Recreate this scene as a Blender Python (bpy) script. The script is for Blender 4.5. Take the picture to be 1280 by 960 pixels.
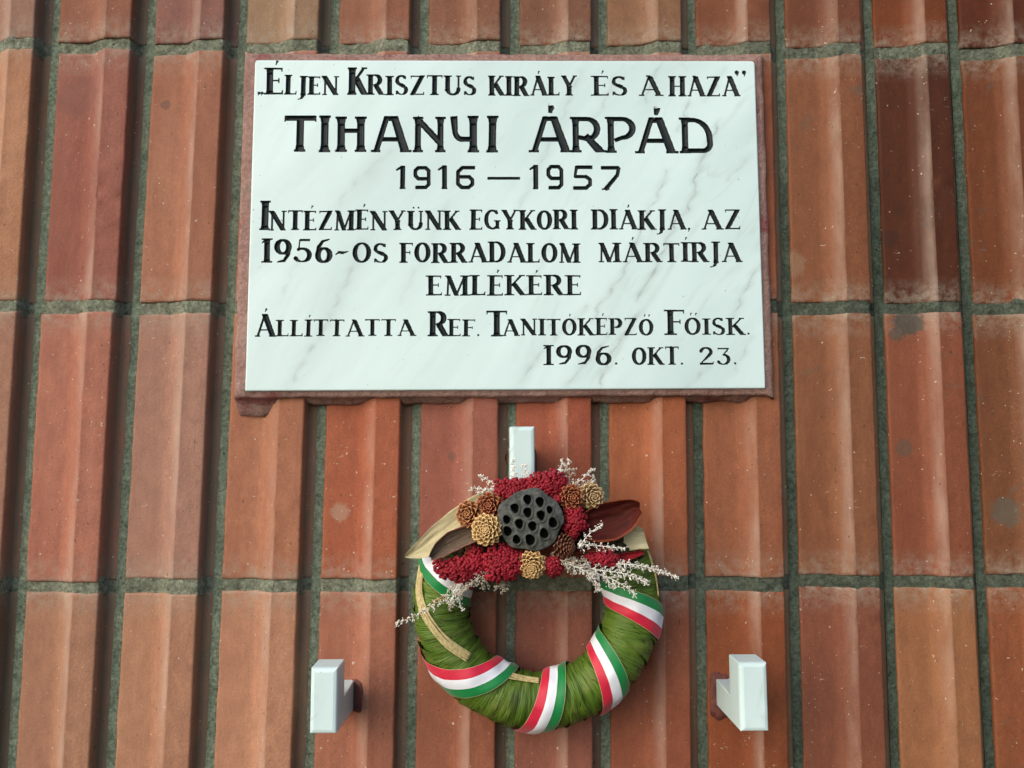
import bpy, bmesh, math, random
import numpy as np
from mathutils import Vector, noise, Matrix
random.seed(7); rng = np.random.default_rng(7)
S = bpy.context.scene; COL = S.collection
for o in list(bpy.data.objects): bpy.data.objects.remove(o)
R = math.radians

# ---------------------------------------------------------------- camera
PITCH, YAW, ROLL = 0.09682, 0.01703, -0.00229
FPX, CX, CY = 1000.0, 640.0, 480.0
fwd = Vector((math.sin(YAW)*math.cos(PITCH), math.cos(YAW)*math.cos(PITCH), math.sin(PITCH)))
r0 = Vector((math.cos(YAW), -math.sin(YAW), 0)); u0 = r0.cross(fwd)
RIGHT = math.cos(ROLL)*r0 + math.sin(ROLL)*u0; UP = -math.sin(ROLL)*r0 + math.cos(ROLL)*u0
CAM = Vector((0, -1, 0))
cd = bpy.data.cameras.new('camera'); cam = bpy.data.objects.new('camera', cd); COL.objects.link(cam)
m = Matrix((RIGHT, UP, -fwd)).transposed().to_4x4(); m.translation = CAM; cam.matrix_world = m
cd.sensor_width = 36; cd.lens = 36*FPX/1280; cd.clip_start = 0.02; cd.clip_end = 200
S.camera = cam

def at(x, y, Y=0.0):
    """point of the plane y=Y seen at photograph position x, y"""
    d = RIGHT*((x-CX)/FPX) - UP*((y-CY)/FPX) + fwd
    return CAM + d*((Y+1)/d.y)

# ---------------------------------------------------------------- light
SUN_EL, SUN_AZ = 29, -47      # degrees; azimuth measured from the wall normal, negative = left
w = bpy.data.worlds.new('World'); S.world = w; w.use_nodes = True
nt = w.node_tree; sky = nt.nodes.new('ShaderNodeTexSky'); sky.sky_type = 'NISHITA'; sky.sun_disc = False
sd = Vector((math.sin(R(SUN_AZ))*math.cos(R(SUN_EL)), -math.cos(R(SUN_AZ))*math.cos(R(SUN_EL)), math.sin(R(SUN_EL))))
sky.sun_elevation = R(SUN_EL); sky.sun_rotation = math.atan2(sd.x, sd.y)
sky.air_density = 1.0; sky.dust_density = 3.0; sky.ozone_density = .6
nt.links.new(sky.outputs[0], nt.nodes['Background'].inputs[0]); nt.nodes['Background'].inputs[1].default_value = 0.13
ld = bpy.data.lights.new('sun', 'SUN'); ld.energy = 1.15; ld.angle = R(85); ld.color = (.89, 1, .98)
lo = bpy.data.objects.new('sun', ld); COL.objects.link(lo); lo.rotation_euler = sd.to_track_quat('Z', 'Y').to_euler()
lo.location = (-1.5, -2, 1)
S.view_settings.view_transform = 'Standard'; S.view_settings.look = 'None'; S.view_settings.gamma = 1
S.view_settings.exposure = 0.48
S.render.engine = 'CYCLES'

# ---------------------------------------------------------------- material helpers
def lin(c): return tuple((v/255/12.92 if v/255 <= .04045 else ((v/255+.055)/1.055)**2.4) for v in c)
class N:
    def __init__(s, name):
        s.m = bpy.data.materials.new(name); s.m.use_nodes = True; s.t = s.m.node_tree
        s.b = s.t.nodes['Principled BSDF']
    def n(s, typ, **k):
        nd = s.t.nodes.new(typ)
        for a, v in k.items(): setattr(nd, a, v)
        return nd
    def l(s, a, b): s.t.links.new(a, b)
    def setin(s, sock, v):
        if isinstance(v, bpy.types.NodeSocket): s.l(v, sock)
        else: sock.default_value = v
    def pos(s, scale=(1,1,1), rot=(0,0,0), kind='pos'):
        if kind == 'pos': src = s.n('ShaderNodeNewGeometry').outputs['Position']
        elif kind == 'uv': src = s.n('ShaderNodeUVMap').outputs[0]
        else: src = s.n('ShaderNodeTexCoord').outputs['Object']
        mp = s.n('ShaderNodeMapping'); s.l(src, mp.inputs[0]); mp.inputs['Scale'].default_value = scale; mp.inputs['Rotation'].default_value = rot
        return mp.outputs[0]
    def noise(s, vec, scale, detail=4, rough=.55, dist=0):
        nd = s.n('ShaderNodeTexNoise'); s.l(vec, nd.inputs['Vector']); nd.inputs['Scale'].default_value = scale
        nd.inputs['Detail'].default_value = detail; nd.inputs['Roughness'].default_value = rough; nd.inputs['Distortion'].default_value = dist
        return nd.outputs[0]
    def ramp(s, f, a, b, c0=0., c1=1.):
        nd = s.n('ShaderNodeMapRange'); nd.clamp = True; s.l(f, nd.inputs[0])
        for i, v in enumerate((a, b, c0, c1)): nd.inputs[i+1].default_value = v
        return nd.outputs[0]
    def mix(s, f, a, b, mode='MIX'):
        nd = s.n('ShaderNodeMix'); nd.data_type = 'RGBA'; nd.blend_type = mode
        s.setin(nd.inputs[0], f)
        for i, v in ((6, a), (7, b)):
            if isinstance(v, tuple): v = (*v[:3], 1)
            s.setin(nd.inputs[i], v)
        return nd.outputs[2]
    def math(s, op, a, b=0.):
        nd = s.n('ShaderNodeMath', operation=op); s.setin(nd.inputs[0], a); s.setin(nd.inputs[1], b); return nd.outputs[0]
    def attr(s, name, out='Fac'):
        nd = s.n('ShaderNodeAttribute'); nd.attribute_name = name; return nd.outputs[out]
    def bump(s, h, dist, strength=1.):
        nd = s.n('ShaderNodeBump'); s.l(h, nd.inputs['Height']); nd.inputs['Distance'].default_value = dist; nd.inputs['Strength'].default_value = strength
        s.l(nd.outputs[0], s.b.inputs['Normal'])
    def out(s, col, rough=.6, spec=.5):
        if isinstance(col, tuple): col = (*col[:3], 1)
        s.setin(s.b.inputs['Base Color'], col); s.setin(s.b.inputs['Roughness'], rough); s.b.inputs['Specular IOR Level'].default_value = spec
        return s.m

STAINS = []
for x_, y_, r_, c_, t_ in [(1108, 215, .006, (.05, .018, .010), .6), (1124, 262, .008, (.05, .018, .010), .45), (1113, 298, .013, (.045, .016, .010), .6), (1135, 402, .020, (.05, .06, .05), .8),
                       (1120, 418, .010, (.06, .07, .06), .6), (62, 130, .02, (.17, .07, .06), .3), (100, 120, .03, (.14, .06, .055), .35), (207, 131, .007, (.12, .06, .05), .6), (1258, 640, .02, (.09, .10, .08), .6),
                       (1130, 560, .012, (.07, .075, .06), .5), (565, 570, .006, (.12, .07, .05), .5), (425, 640, .012, (.42, .32, .24), .4), (990, 330, .02, (.32, .24, .17), .3)]:
    q_ = at(x_, y_, -.001); STAINS.append((q_.x, q_.z, r_, c_, t_))
def mat_tile():
    s = N('fired_clay'); p = s.pos()
    oi = s.n('ShaderNodeObjectInfo'); c = oi.outputs['Color']
    # stretched so the mottling runs with the extruded tile
    ps = s.pos((1, 1, .25))
    big = s.noise(ps, 14, 3, .6, .4)
    c = s.mix(s.ramp(big, .42, .68, 0, .55), c, s.mix(1., c, (.82, .74, .76), 'MULTIPLY'))
    big2 = s.noise(ps, 9, 3, .6)
    c = s.mix(s.ramp(big2, .5, .75, 0, .5), c, s.mix(1., c, (1.12, 1.12, 1.02), 'MULTIPLY'))
    streak = s.noise(s.pos((1, 1, .02)), 260, 2, .5)
    c = s.mix(s.ramp(streak, .35, .7, 0, .25), c, s.mix(1., c, (.85, .84, .84), 'MULTIPLY'))
    fine = s.noise(p, 420, 3, .7)
    md = s.noise(s.pos((1, 1, .5)), 70, 5, .7); c = s.mix(s.ramp(md, .35, .65, 0, 1), s.mix(1., c, (.86, .85, .86), 'MULTIPLY'), s.mix(1., c, (1.07, 1.07, 1.06), 'MULTIPLY'))
    c = s.mix(s.ramp(fine, .3, .7, 0, .5), s.mix(1., c, (.74, .74, .75), 'MULTIPLY'), s.mix(1., c, (1.2, 1.19, 1.17), 'MULTIPLY'))
    # lime bloom near the mortar
    e = s.attr('end'); r = s.attr('ridge_light')
    bl = s.noise(p, 85, 6, .75, .1)
    f = s.math('MULTIPLY', s.ramp(e, 0, .035, 1, 0), s.ramp(bl, .40, .70, 0, .75))
    c = s.mix(f, c, (.34, .31, .25))
    f2 = s.math('MULTIPLY', r, s.ramp(s.noise(s.pos((1, 1, .3)), 30, 4, .6), .40, .7, .10, .5))  # highlight on the rising slope, painted into the clay colour
    c = s.mix(f2, c, (.50, .38, .31))
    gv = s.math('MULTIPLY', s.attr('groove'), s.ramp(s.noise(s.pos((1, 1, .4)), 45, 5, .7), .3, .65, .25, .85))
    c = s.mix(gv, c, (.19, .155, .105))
    # white specks, scratches
    sp = s.noise(p, 230, 1, .5); c = s.mix(s.ramp(sp, .745, .78, 0, .75), c, (.55, .48, .4))
    sc = s.noise(s.pos((1, 1, 2.2), (0, .5, 0)), 120, 2, .5, 1.2)
    gate = s.ramp(s.noise(p, 13, 2), .54, .62, 0, 1)
    c = s.mix(s.math('MULTIPLY', gate, s.ramp(sc, .70, .74, 0, .55)), c, (.5, .44, .36))
    dk = s.noise(s.pos((1.3, 1, .9), (0, .2, 0)), 170, 1, .5); c = s.mix(s.ramp(dk, .75, .78, 0, .6), c, (.04, .03, .025))
    # single stains: dark drops on one tile, a mould patch below the joint on the next course
    for (sx_, sz_, rad, colr, st) in STAINS:
        vd = s.n('ShaderNodeVectorMath', operation='DISTANCE'); s.l(p, vd.inputs[0]); vd.inputs[1].default_value = (sx_, -.001, sz_)
        dd = s.math('ADD', vd.outputs['Value'], s.math('MULTIPLY', s.math('SUBTRACT', s.noise(p, 110, 5, .8), .5), rad*1.5))
        c = s.mix(s.ramp(dd, rad*.75, rad*1.05, st, 0), c, colr)
    # grey green grime
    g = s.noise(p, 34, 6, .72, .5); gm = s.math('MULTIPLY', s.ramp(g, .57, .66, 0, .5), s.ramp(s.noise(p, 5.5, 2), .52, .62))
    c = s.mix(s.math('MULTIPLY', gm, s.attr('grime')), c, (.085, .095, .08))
    s.bump(s.math('ADD', s.noise(p, 500, 3, .7), s.math('MULTIPLY', s.noise(p, 110, 4, .7), 1.2)), .0011, .5)
    return s.out(c, s.ramp(big, .3, .7, .58, .74), .25)

def mat_mortar():
    s = N('mortar'); p = s.pos()
    c = s.mix(s.ramp(s.noise(p, 90, 5, .7), .3, .7), (.17, .185, .14), (.36, .385, .30))
    d = s.noise(p, 16, 4, .6); c = s.mix(s.ramp(d, .50, .70, 0, .6), c, (.10, .115, .08))
    c = s.mix(s.ramp(s.noise(p, 40, 4, .7, .5), .60, .68, 0, .7), c, (.36, .36, .28))
    c = s.mix(s.math('MULTIPLY', s.attr('vert'), .75), c, s.mix(s.ramp(s.noise(p, 70, 4, .7), .35, .65), (.16, .21, .155), (.30, .37, .28)))
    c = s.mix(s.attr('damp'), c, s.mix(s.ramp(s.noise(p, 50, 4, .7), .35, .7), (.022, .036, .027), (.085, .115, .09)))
    g2 = s.noise(p, 210, 4, .8); c = s.mix(s.ramp(g2, .36, .62, 0, 1), s.mix(1., c, (.55, .55, .53), 'MULTIPLY'), s.mix(1., c, (1.25, 1.25, 1.22), 'MULTIPLY'))
    c = s.mix(s.ramp(s.noise(p, 300, 2), .68, .72, 0, .85), c, (.02, .02, .018))
    s.bump(s.math('ADD', s.noise(p, 220, 5, .8), s.noise(p, 80, 3)), .0045, 1.)
    return s.out(c, .9, .2)

def mat_grout():
    s = N('painted_grout'); p = s.pos()
    n1 = s.noise(p, 25, 5, .65, .5)
    c = s.mix(s.ramp(n1, .3, .7), (.30, .16, .14), (.44, .28, .24))
    c = s.mix(s.ramp(s.noise(p, 60, 4, .7), .56, .70, 0, .6), c, (.27, .22, .185))
    c = s.mix(s.ramp(s.noise(s.pos((1, 1, 1)), 18, 3, .6, 1.), .62, .68, 0, .6), c, (.26, .05, .055))
    g2 = s.noise(p, 190, 4, .8); c = s.mix(s.ramp(g2, .36, .62, 0, 1), s.mix(1., c, (.7, .7, .7), 'MULTIPLY'), s.mix(1., c, (1.12, 1.12, 1.12), 'MULTIPLY'))
    s.bump(s.math('ADD', s.noise(p, 220, 5, .8), s.noise(p, 70, 3)), .0035, .9)
    return s.out(c, .75, .3)

def mat_marble(dense=1.0):
    s = N('white_marble'); p = s.pos()
    # coordinates turned so that the veins climb to the right
    q = s.pos((1, 1, 1), (0, R(-33), 0))
    q2 = s.n('ShaderNodeMapping'); s.l(q, q2.inputs[0]); q2.inputs['Scale'].default_value = (1, 1, .26); q2 = q2.outputs[0]
    base = s.mix(s.ramp(s.noise(q2, 9, 4, .6, .6), .35, .7), (.665, .83, .845), (.55, .70, .715))
    side = s.ramp(s.n('ShaderNodeSeparateXYZ').outputs[0], 0, 1)  # replaced below
    sep = s.n('ShaderNodeSeparateXYZ'); s.l(p, sep.inputs[0]); side = s.ramp(sep.outputs[0], -.25, .25, .25, 1) if dense == 1 else dense
    for sc, wd, st, col in ((7, .014, .3, (.36, .43, .41)), (13, .010, .22, (.38, .46, .44))):
        v = s.noise(q2, sc, 3, .5, .7); a = s.math('ABSOLUTE', s.math('SUBTRACT', v, .5))
        gate = s.ramp(s.noise(p, 10+sc*.5, 3, .6), .46, .64)
        f = s.math('MULTIPLY', s.math('MULTIPLY', s.ramp(a, 0, wd*1.6, st, 0), gate), side)
        base = s.mix(f, base, col)
    vn = s.attr('vein'); base = s.mix(s.ramp(vn, 0, 1, 0, .9), base, (.23, .27, .25))
    base = s.mix(s.ramp(s.noise(p, 210, 1), .79, .81, 0, .6), base, (.18, .22, .2))
    s.bump(s.noise(p, 200, 3), .0003, .4)
    return s.out(base, .38, .5)

def simple(name, c0, c1, scale=60, rough=.6, spec=.4, bump=.0, stretch=(1,1,1), kind='pos', bscale=None, lo_=.35, hi_=.65):
    s = N(name); p = s.pos(stretch, kind=kind)
    c = s.mix(s.ramp(s.noise(p, scale, 4, .65), lo_, hi_), c0, c1)
    if bump: s.bump(s.noise(p, bscale or scale*3, 4, .7), bump, .8)
    return s.out(c, rough, spec)

M = dict(tile=mat_tile(), mortar=mat_mortar(), grout=mat_grout(), marble=mat_marble(), hook=mat_marble(2.6))
M['paint'] = simple('black_letter_paint', (.004, .009, .011), (.010, .016, .018), 300, .48, .28)

# ---------------------------------------------------------------- object helpers
def link(name, me, mat=None, parent=None, smooth=True):
    o = bpy.data.objects.new(name, me); COL.objects.link(o)
    if mat: me.materials.append(mat)
    if parent: o.parent = parent
    if smooth: me.polygons.foreach_set('use_smooth', [True]*len(me.polygons))
    return o
def mesh_np(name, V, F):
    me = bpy.data.meshes.new(name); V = np.asarray(V, np.float32); F = np.asarray(F, np.int32)
    k = F.shape[1]
    me.vertices.add(len(V)); me.vertices.foreach_set('co', V.ravel())
    me.loops.add(F.size); me.loops.foreach_set('vertex_index', F.ravel())
    me.polygons.add(len(F)); me.polygons.foreach_set('loop_start', np.arange(0, F.size, k, dtype=np.int32))
    me.update(calc_edges=True); me.validate(); return me
def fattr(me, name, vals):
    a = me.attributes.new(name, 'FLOAT', 'POINT'); a.data.foreach_set('value', np.asarray(vals, np.float32))
def grid_faces(nu, nv, flip=False):
    i, j = np.meshgrid(np.arange(nu-1), np.arange(nv-1), indexing='ij'); a = (i*nv+j).ravel()
    F = np.stack([a, a+1, a+nv+1, a+nv], 1); return F[:, ::-1] if flip else F
def empty(name, loc, label, cat, group=None):
    o = bpy.data.objects.new(name, None); COL.objects.link(o); o.location = loc; o.empty_display_size = .05
    o['label'] = label; o['category'] = cat
    if group: o['group'] = group
    return o
def nz(x, y, z=0.0): return noise.noise(Vector((x, y, z)))
def reparent(o, p):
    o.parent = p; o.matrix_parent_inverse = Matrix.Translation(-p.location)

# ---------------------------------------------------------------- tiled wall
JP = {0: [(71,10),(70,100),(53,360),(48,430),(31,690),(17,940)],
      1: [(190,10),(186,110),(176,345),(171,430),(155,700),(138,920)],
      2: [(306,10),(301,110),(278,700),(263,920)],
      3: [(421,10),(404,520),(398,640),(390,930)], 4: [(532,10),(522,520),(515,920)], 5: [(645,10),(641,520),(640,940)],
      6: [(755,10),(756,520),(759,930)], 7: [(867,10),(872,510),(881,930)],
      8: [(977,10),(984,360),(986,430),(995,700),(999,930)],
      9: [(1086,10),(1099,350),(1105,480),(1109,600),(1120,930)],
      10: [(1192,10),(1209,350),(1214,430),(1224,640),(1238,930)]}
ROWZ = [.876, .5351, .1938, -.1488, -.490, -.832]          # joints between the courses
JX = {}                                                    # joint x in the plane, per height
for k, pts in JP.items():
    W = sorted([(at(x, y, .003).z, at(x, y, .003).x) for x, y in pts])
    JX[k] = np.polyfit([a for a, b in W], [b for a, b in W], 1)
for k in range(-1, -4, -1): JX[k] = JX[0] + np.array([-.0015, -.1195])*(-k)
for k in range(11, 14): JX[k] = JX[10] + np.array([0, .1165])*(k-10)
def jx(k, z): return float(np.polyval(JX[k], z))
HALF = .0045
# profile of one tile in mm: across, forward depth (negative = towards the viewer)
PROF = [(0,12),(0,2.6),(.4,1.2),(1.6,.2),(4,0),(14,-.1),(26,-.3),(36,-.5),(40,-.9),(43.5,-2.2),(47,-4.3),(51,-7.0),(55,-9.5),(59,-11.9),(61.8,-13.4),(62.6,-13.5),
        (63.4,-13.3),(76,-13.2),(89.5,-13.2),(91.2,-12.9),(92,-11.8),(92.8,-4),(93.5,5.6),(95,6.8),(101,6.9),(105.5,7.2),(106.4,8.2),(106.6,13)]
PU = np.array([a for a, b in PROF])/106.6; PY = np.array([b for a, b in PROF])/1000
def prof_y(u):      # u 0..1 across the tile, ignoring the buried edges
    return float(np.interp(u, PU[2:-2]+np.arange(len(PU)-4)*1e-6, PY[2:-2]))
COLS = {0: [(150,115,100),(140,90,70),(134,92,82),(150,122,98),(142,95,75),(134,92,72),(124,86,68),(137,102,78),(124,78,56),(112,68,48),(114,62,36),(88,44,24)],
        1: [(172,124,96),(146,92,78),(160,110,88),(160,105,85),(150,95,75),(150,95,75),(150,95,75),(150,95,75),(140,85,62),(130,84,60),(80,42,25),(112,66,42)],
        2: [(160,118,98),(166,110,92),(162,122,106),(166,114,90),(162,96,72),(150,94,80),(156,90,70),(160,98,70),(146,94,70),(132,88,64),(132,80,60),(116,75,52)],
        3: [(126,98,80),(164,122,100),(172,128,104),(176,130,106),(162,108,88),(150,96,76),(140,90,76),(142,86,66),(138,80,54),(130,82,64),(150,104,76),(134,82,58)]}  # tile tones differ; the light fading rightwards is left in these colours
LIGHT = .91
wall = empty('tiled_wall', (0, .02, -.85), 'wall of ribbed red brown clay tiles in stacked upright courses with grey green joints', 'wall')

def make_tile(c, r):
    zt, zb = ROWZ[r]-.0074, ROWZ[r+1]+.0074
    NV = 56; nu = len(PU)
    ts = np.concatenate([[0, .004, .012], np.linspace(.03, .97, NV-6), [.988, .996, 1]])
    sd_ = c*17+r*131
    du, dl, dr = rng.normal(0, .0005), rng.normal(0, .0006), rng.normal(0, .0006)
    dz0, dz1 = rng.normal(0, .0009), rng.normal(0, .0009); dy = rng.normal(0, .0007); tilt = rng.normal(0, .0012)
    V = []; E = []; RG = []; GR = []
    for i, t in enumerate(ts):
        z = zb+dz1+(zt+dz0-zb-dz1)*t
        xl = jx(c, z)+HALF+dl; xr = jx(c+1, z)-HALF+dr
        xl += .0011*nz(z*25, sd_)+.0003*nz(z*120, sd_); xr += .0006*nz(z*25, sd_+5)+.0003*nz(z*120, sd_+3)
        rnd = .0016*max(0, 1-min(t, 1-t)/.006)**2
        for j, (u, y) in enumerate(zip(PU, PY)):
            x = xl+(xr-xl)*u
            zz = z
            if i < 2 or i > len(ts)-3: zz += .0011*nz(x*110, sd_, 2)+.0010*nz(x*35, sd_, 7)
            yy = y + dy + tilt*(t-.5) + .0007*nz(x*12, z*7, sd_) + (rnd if j > 0 and j < nu-1 else 0)
            if PROF[j][0] in (62.6, 91.2, 92): yy += .0004*nz(z*90, j, sd_)+.007*max(0, nz(z*55, sd_, 9)-.46)+.004*max(0, nz(z*170, sd_, 5)-.42)
            V.append((x, yy, zz)); E.append(min(t, 1-t)*.33); RG.append(max(0, 1-abs(PROF[j][0]-58)/11) if PROF[j][0] < 63 else 0)
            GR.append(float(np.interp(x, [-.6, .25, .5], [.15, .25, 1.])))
    base = len(V)
    F = [tuple(f) for f in grid_faces(len(ts), nu)]
    # closed ends: drop to a back line
    for row, sgn in ((0, 1), (len(ts)-1, -1)):
        s0 = len(V)
        for j in range(nu):
            v = V[row*nu+j]; V.append((v[0], .013, v[2])); E.append(0); RG.append(0); GR.append(.3)
        for j in range(nu-1):
            a, b = row*nu+j, row*nu+j+1
            F.append((a, s0+j, s0+j+1, b) if sgn > 0 else (a, b, s0+j+1, s0+j))
    me = mesh_np('tile', V, F); fattr(me, 'end', E); fattr(me, 'ridge_light', RG); fattr(me, 'grime', GR); fattr(me, 'groove', np.tile([1. if 92.5 < a <= 107 else 0. for a, b in PROF], len(ts)).tolist()+[0.]*(2*nu))
    o = link('tile', me, M['tile']); reparent(o, wall)
    rr = min(max(r, 0), 3); cc = min(max(c+1, 0), 11)
    col = COLS[rr][cc]; l = lin(col); lum = .3*l[0]+.55*l[1]+.15*l[2]; l = [max(.004, lum+(v-lum)*1.08) for v in l]; o.color = (l[0]/LIGHT, l[1]/LIGHT, l[2]/LIGHT, 1)
    if (c, r) == (9, 1): o['label'] = 'darkest maroon tile'
for r in range(5):
    for c in range(-3, 13): make_tile(c, r)

# mortar: horizontal beds follow the tile profile, vertical joints sit recessed
def mortar():
    V = []; F = []; D = []
    def add(P, nu, nv, damp):
        b = len(V); V.extend(P); D.extend(damp); F.extend([tuple(x+b for x in f) for f in grid_faces(nu, nv)])
    def dark_tone_at(x, z):
        return max(0, min(1, float(np.interp(x+.10*nz(x*3, z*3), [-.55, .0, .16, .30], [.04, .08, .25, .95])))) * (.75+.25*nz(z*5, x*5)) * float(np.interp(z, [.3, .5], [1, .55]))  # mortar turns darker and greener to the right, less so high up
    for z0 in ROWZ[1:-1]:
        xs = np.arange(jx(-3, z0), jx(13, z0), .0018); ws = np.linspace(-1, 1, 13); P = []; dd = []
        for x in xs:
            k = max(kk for kk in JX if jx(kk, z0) <= x+1e-9) if x >= jx(-3, z0) else -3
            k = min(k, 12)
            xl, xr = jx(k, z0)+HALF, jx(k+1, z0)-HALF
            u = (x-xl)/(xr-xl)
            y0 = .0062 if u < 0 or u > 1 else prof_y(u)
            y0 = min(y0, .0062)
            for w_ in ws:
                z = z0+w_*.0118
                y = y0+.0013+.0012*abs(w_)**2+.0016*nz(x*70, z*70, z0)+.0011*nz(x*190, z*190, 4)-.0022*max(0, nz(x*16, z0*9, 3))
                P.append((x, y, z)); dd.append(dark_tone_at(x, z))
        b = len(V); V.extend(P); D.extend(dd); F.extend([tuple(q+b for q in f) for f in grid_faces(len(xs), 13, True)])
    NH = len(V)
    for k in JX:
        for r in range(1):
            zs = np.arange(ROWZ[5], ROWZ[0], .003); ws = np.linspace(-1, 1, 7); P = []; dd = []
            for z in zs:
                xc = jx(k, z)
                for w_ in ws:
                    x = xc+w_*.0072
                    y = .0036+.0012*w_*w_+.0009*nz(x*60, z*50, k)+.0012*nz(k*3, z*12, 8)+.0005*nz(x*200, z*200)
                    P.append((x, y, z)); dd.append(dark_tone_at(x, z))
            b = len(V); V.extend(P); D.extend(dd); F.extend([tuple(q+b for q in f) for f in grid_faces(len(zs), 7)])
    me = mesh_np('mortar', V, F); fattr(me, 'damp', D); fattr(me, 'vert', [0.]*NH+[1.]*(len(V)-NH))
    o = link('mortar', me, M['mortar']); reparent(o, wall)
mortar()
def box_mesh(name, x0, x1, y0, y1, z0, z1):
    bm = bmesh.new(); bmesh.ops.create_cube(bm, size=1)
    for v in bm.verts: v.co = Vector((x0+(v.co.x+.5)*(x1-x0), y0+(v.co.y+.5)*(y1-y0), z0+(v.co.z+.5)*(z1-z0)))
    me = bpy.data.meshes.new(name); bm.to_mesh(me); bm.free(); return me
o = link('backing', box_mesh('backing', jx(-3,0)-.02, jx(13,0)+.02, .0125, .09, ROWZ[-1]-.03, ROWZ[0]+.03), M['mortar'], smooth=False); reparent(o, wall)

# ---------------------------------------------------------------- memorial plaque
YF = -.0265                                   # front face of the slab
PX0, PX1, PZ0, PZ1 = -.3080, .3285, .0873, .5085
SH = .0045
def loc2(x, y): p = at(x, y, YF); return p.x, p.z-SH*p.x
plaque = empty('memorial_plaque', (.01, -.01, PZ0), 'white marble memorial plaque with black engraved inscription set in reddish grout', 'plaque')

# glyphs: strokes in units of the letter height.  L = straight, C = curve
TK, TN = .235, .10
def L(x0, y0, x1, y1, w0=TK, w1=None): return ('L', x0, y0, x1, y1, w0, w0 if w1 is None else w1)
def sf(x, y, w=.36): return ('L', x-w/2, y, x+w/2, y, .068, .068)
def stem(x, w=TK, y0=0, y1=1, serif=(1, 1)):
    out = [L(x, y0, x, y0+.16, w*1.22, w), L(x, y0+.15, x, y1-.15, w), L(x, y1-.16, x, y1, w, w*1.22)]
    if serif[0]: out.append(sf(x, y0+.026, w+.16))
    if serif[1]: out.append(sf(x, y1-.026, w+.16))
    return out
def arc(cx, cy, rx, ry, a0, a1, thick=TK, thin=TN, n=16, uni=None):
    pts = []
    for i in range(n+1):
        a = R(a0+(a1-a0)*i/n); k = abs(math.cos(a))**1.4
        pts.append((cx+rx*math.cos(a), cy+ry*math.sin(a), uni if uni else thin+(thick-thin)*k))
    return [('C', *pts[i][:2], *pts[i+1][:2], pts[i][2], pts[i+1][2]) for i in range(n)]
def diag(x0, y0, x1, y1, w):
    k = .12/abs(y1-y0)
    if y0 > .9 or y0 < .1: x0, y0 = x0-(x1-x0)*k, y0-(y1-y0)*k
    if y1 > .9 or y1 < .1: x1, y1 = x1+(x1-x0)*k, y1+(y1-y0)*k
    return [('D', x0, y0, x1, y1, w*1.08, w)]
def diag_old(x0, y0, x1, y1, w): 
    mx, my = (x0+x1)/2, (y0+y1)/2
    return [L(x0, y0, mx, my, w*1.1, w*.95), L(mx, my, x1, y1, w*.95, w*1.15)]
G = {}
G['I'] = (.34, stem(.17)); G['Í'] = G['I']
G['L'] = (.60, stem(.15)+[L(.15, .035, .58, .035, .07), L(.52, .0, .57, .19, .10, .03)])
G['J'] = (.42, stem(.24, y0=-.05, serif=(0, 1))+[('C', .24, 0, .19, -.15, .2, .14), ('C', .19, -.15, .08, -.24, .14, .05), ('C', .08, -.24, .0, -.24, .05, .06)])
G['E'] = (.62, stem(.16)+[L(.16, .035, .60, .035, .07), L(.16, .965, .56, .965, .07), L(.2, .52, .46, .52, .06), L(.56, .0, .59, .17, .09, .03), L(.55, 1, .56, .84, .08, .03), L(.46, .62, .46, .42, .05)])
G['F'] = (.60, stem(.16)+[L(.16, .965, .58, .965, .07), L(.2, .52, .46, .52, .06), L(.57, 1, .58, .84, .08, .03), L(.46, .62, .46, .42, .05)])
G['T'] = (.70, stem(.35, serif=(1, 0))+[L(.02, .965, .68, .965, .075), L(.03, 1, .02, .84, .08, .03), L(.67, 1, .68, .84, .08, .03)])
G['N'] = (.84, [L(.15, 0, .15, 1, TN), L(.70, 0, .70, 1, TN), sf(.13, .026, .24), sf(.72, .974, .26), sf(.08, .974, .2)]+diag(.12, .98, .70, .0, .23))
G['M'] = (.98, [L(.13, 0, .16, 1, TN), sf(.13, .026, .24), sf(.12, .974, .2), sf(.86, .974, .26), L(.48, .02, .80, .98, TN)]+diag(.16, .98, .48, .02, .21)+stem(.82))
G['A'] = (.86, [L(.12, 0, .40, .98, TN), sf(.11, .026, .22), sf(.76, .026, .32), L(.2, .30, .62, .30, .06), L(.28, .97, .44, .97, .07)]+diag(.40, 1.0, .76, .0, .23))
G['K'] = (.80, stem(.16)+[L(.24, .46, .64, .98, TN), sf(.66, .974, .24), sf(.72, .026, .26)]+diag(.34, .58, .70, .0, .22))
G['R'] = (.78, stem(.16)+[L(.16, .965, .38, .965, .065), L(.16, .49, .38, .49, .06)]+arc(.36, .728, .22, .235, 90, -90)+[sf(.70, .026, .22)]+diag(.38, .5, .66, .0, .22))
G['P'] = (.66, stem(.16)+[L(.16, .965, .36, .965, .065), L(.16, .45, .36, .45, .06)]+arc(.35, .708, .22, .255, 90, -90))
G['D'] = (.80, stem(.16)+[L(.16, .965, .36, .965, .065), L(.16, .035, .36, .035, .065)]+arc(.36, .5, .33, .465, 90, -90))
G['O'] = (.74, arc(.37, .5, .27, .46, 0, 360, n=24))
G['S'] = (.58, arc(.28, .745, .19, .22, 40, 190, .17)+arc(.28, .745, .19, .22, 190, 250, .2, .1)+[('C', .215, .54, .37, .46, .17, .2)]+arc(.30, .25, .20, .215, 62, -60, .2, .07)+arc(.30, .25, .22, .215, -60, -155, .14, .06)+[L(.46, .98, .47, .80, .07, .04), L(.07, .02, .06, .22, .07, .04)])
G['Z'] = (.70, [L(.06, .965, .64, .965, .07), L(.05, .035, .66, .035, .07), L(.08, 1, .07, .84, .08, .03), L(.62, 0, .65, .17, .09, .03)]+diag(.56, .96, .14, .04, .21))
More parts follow.
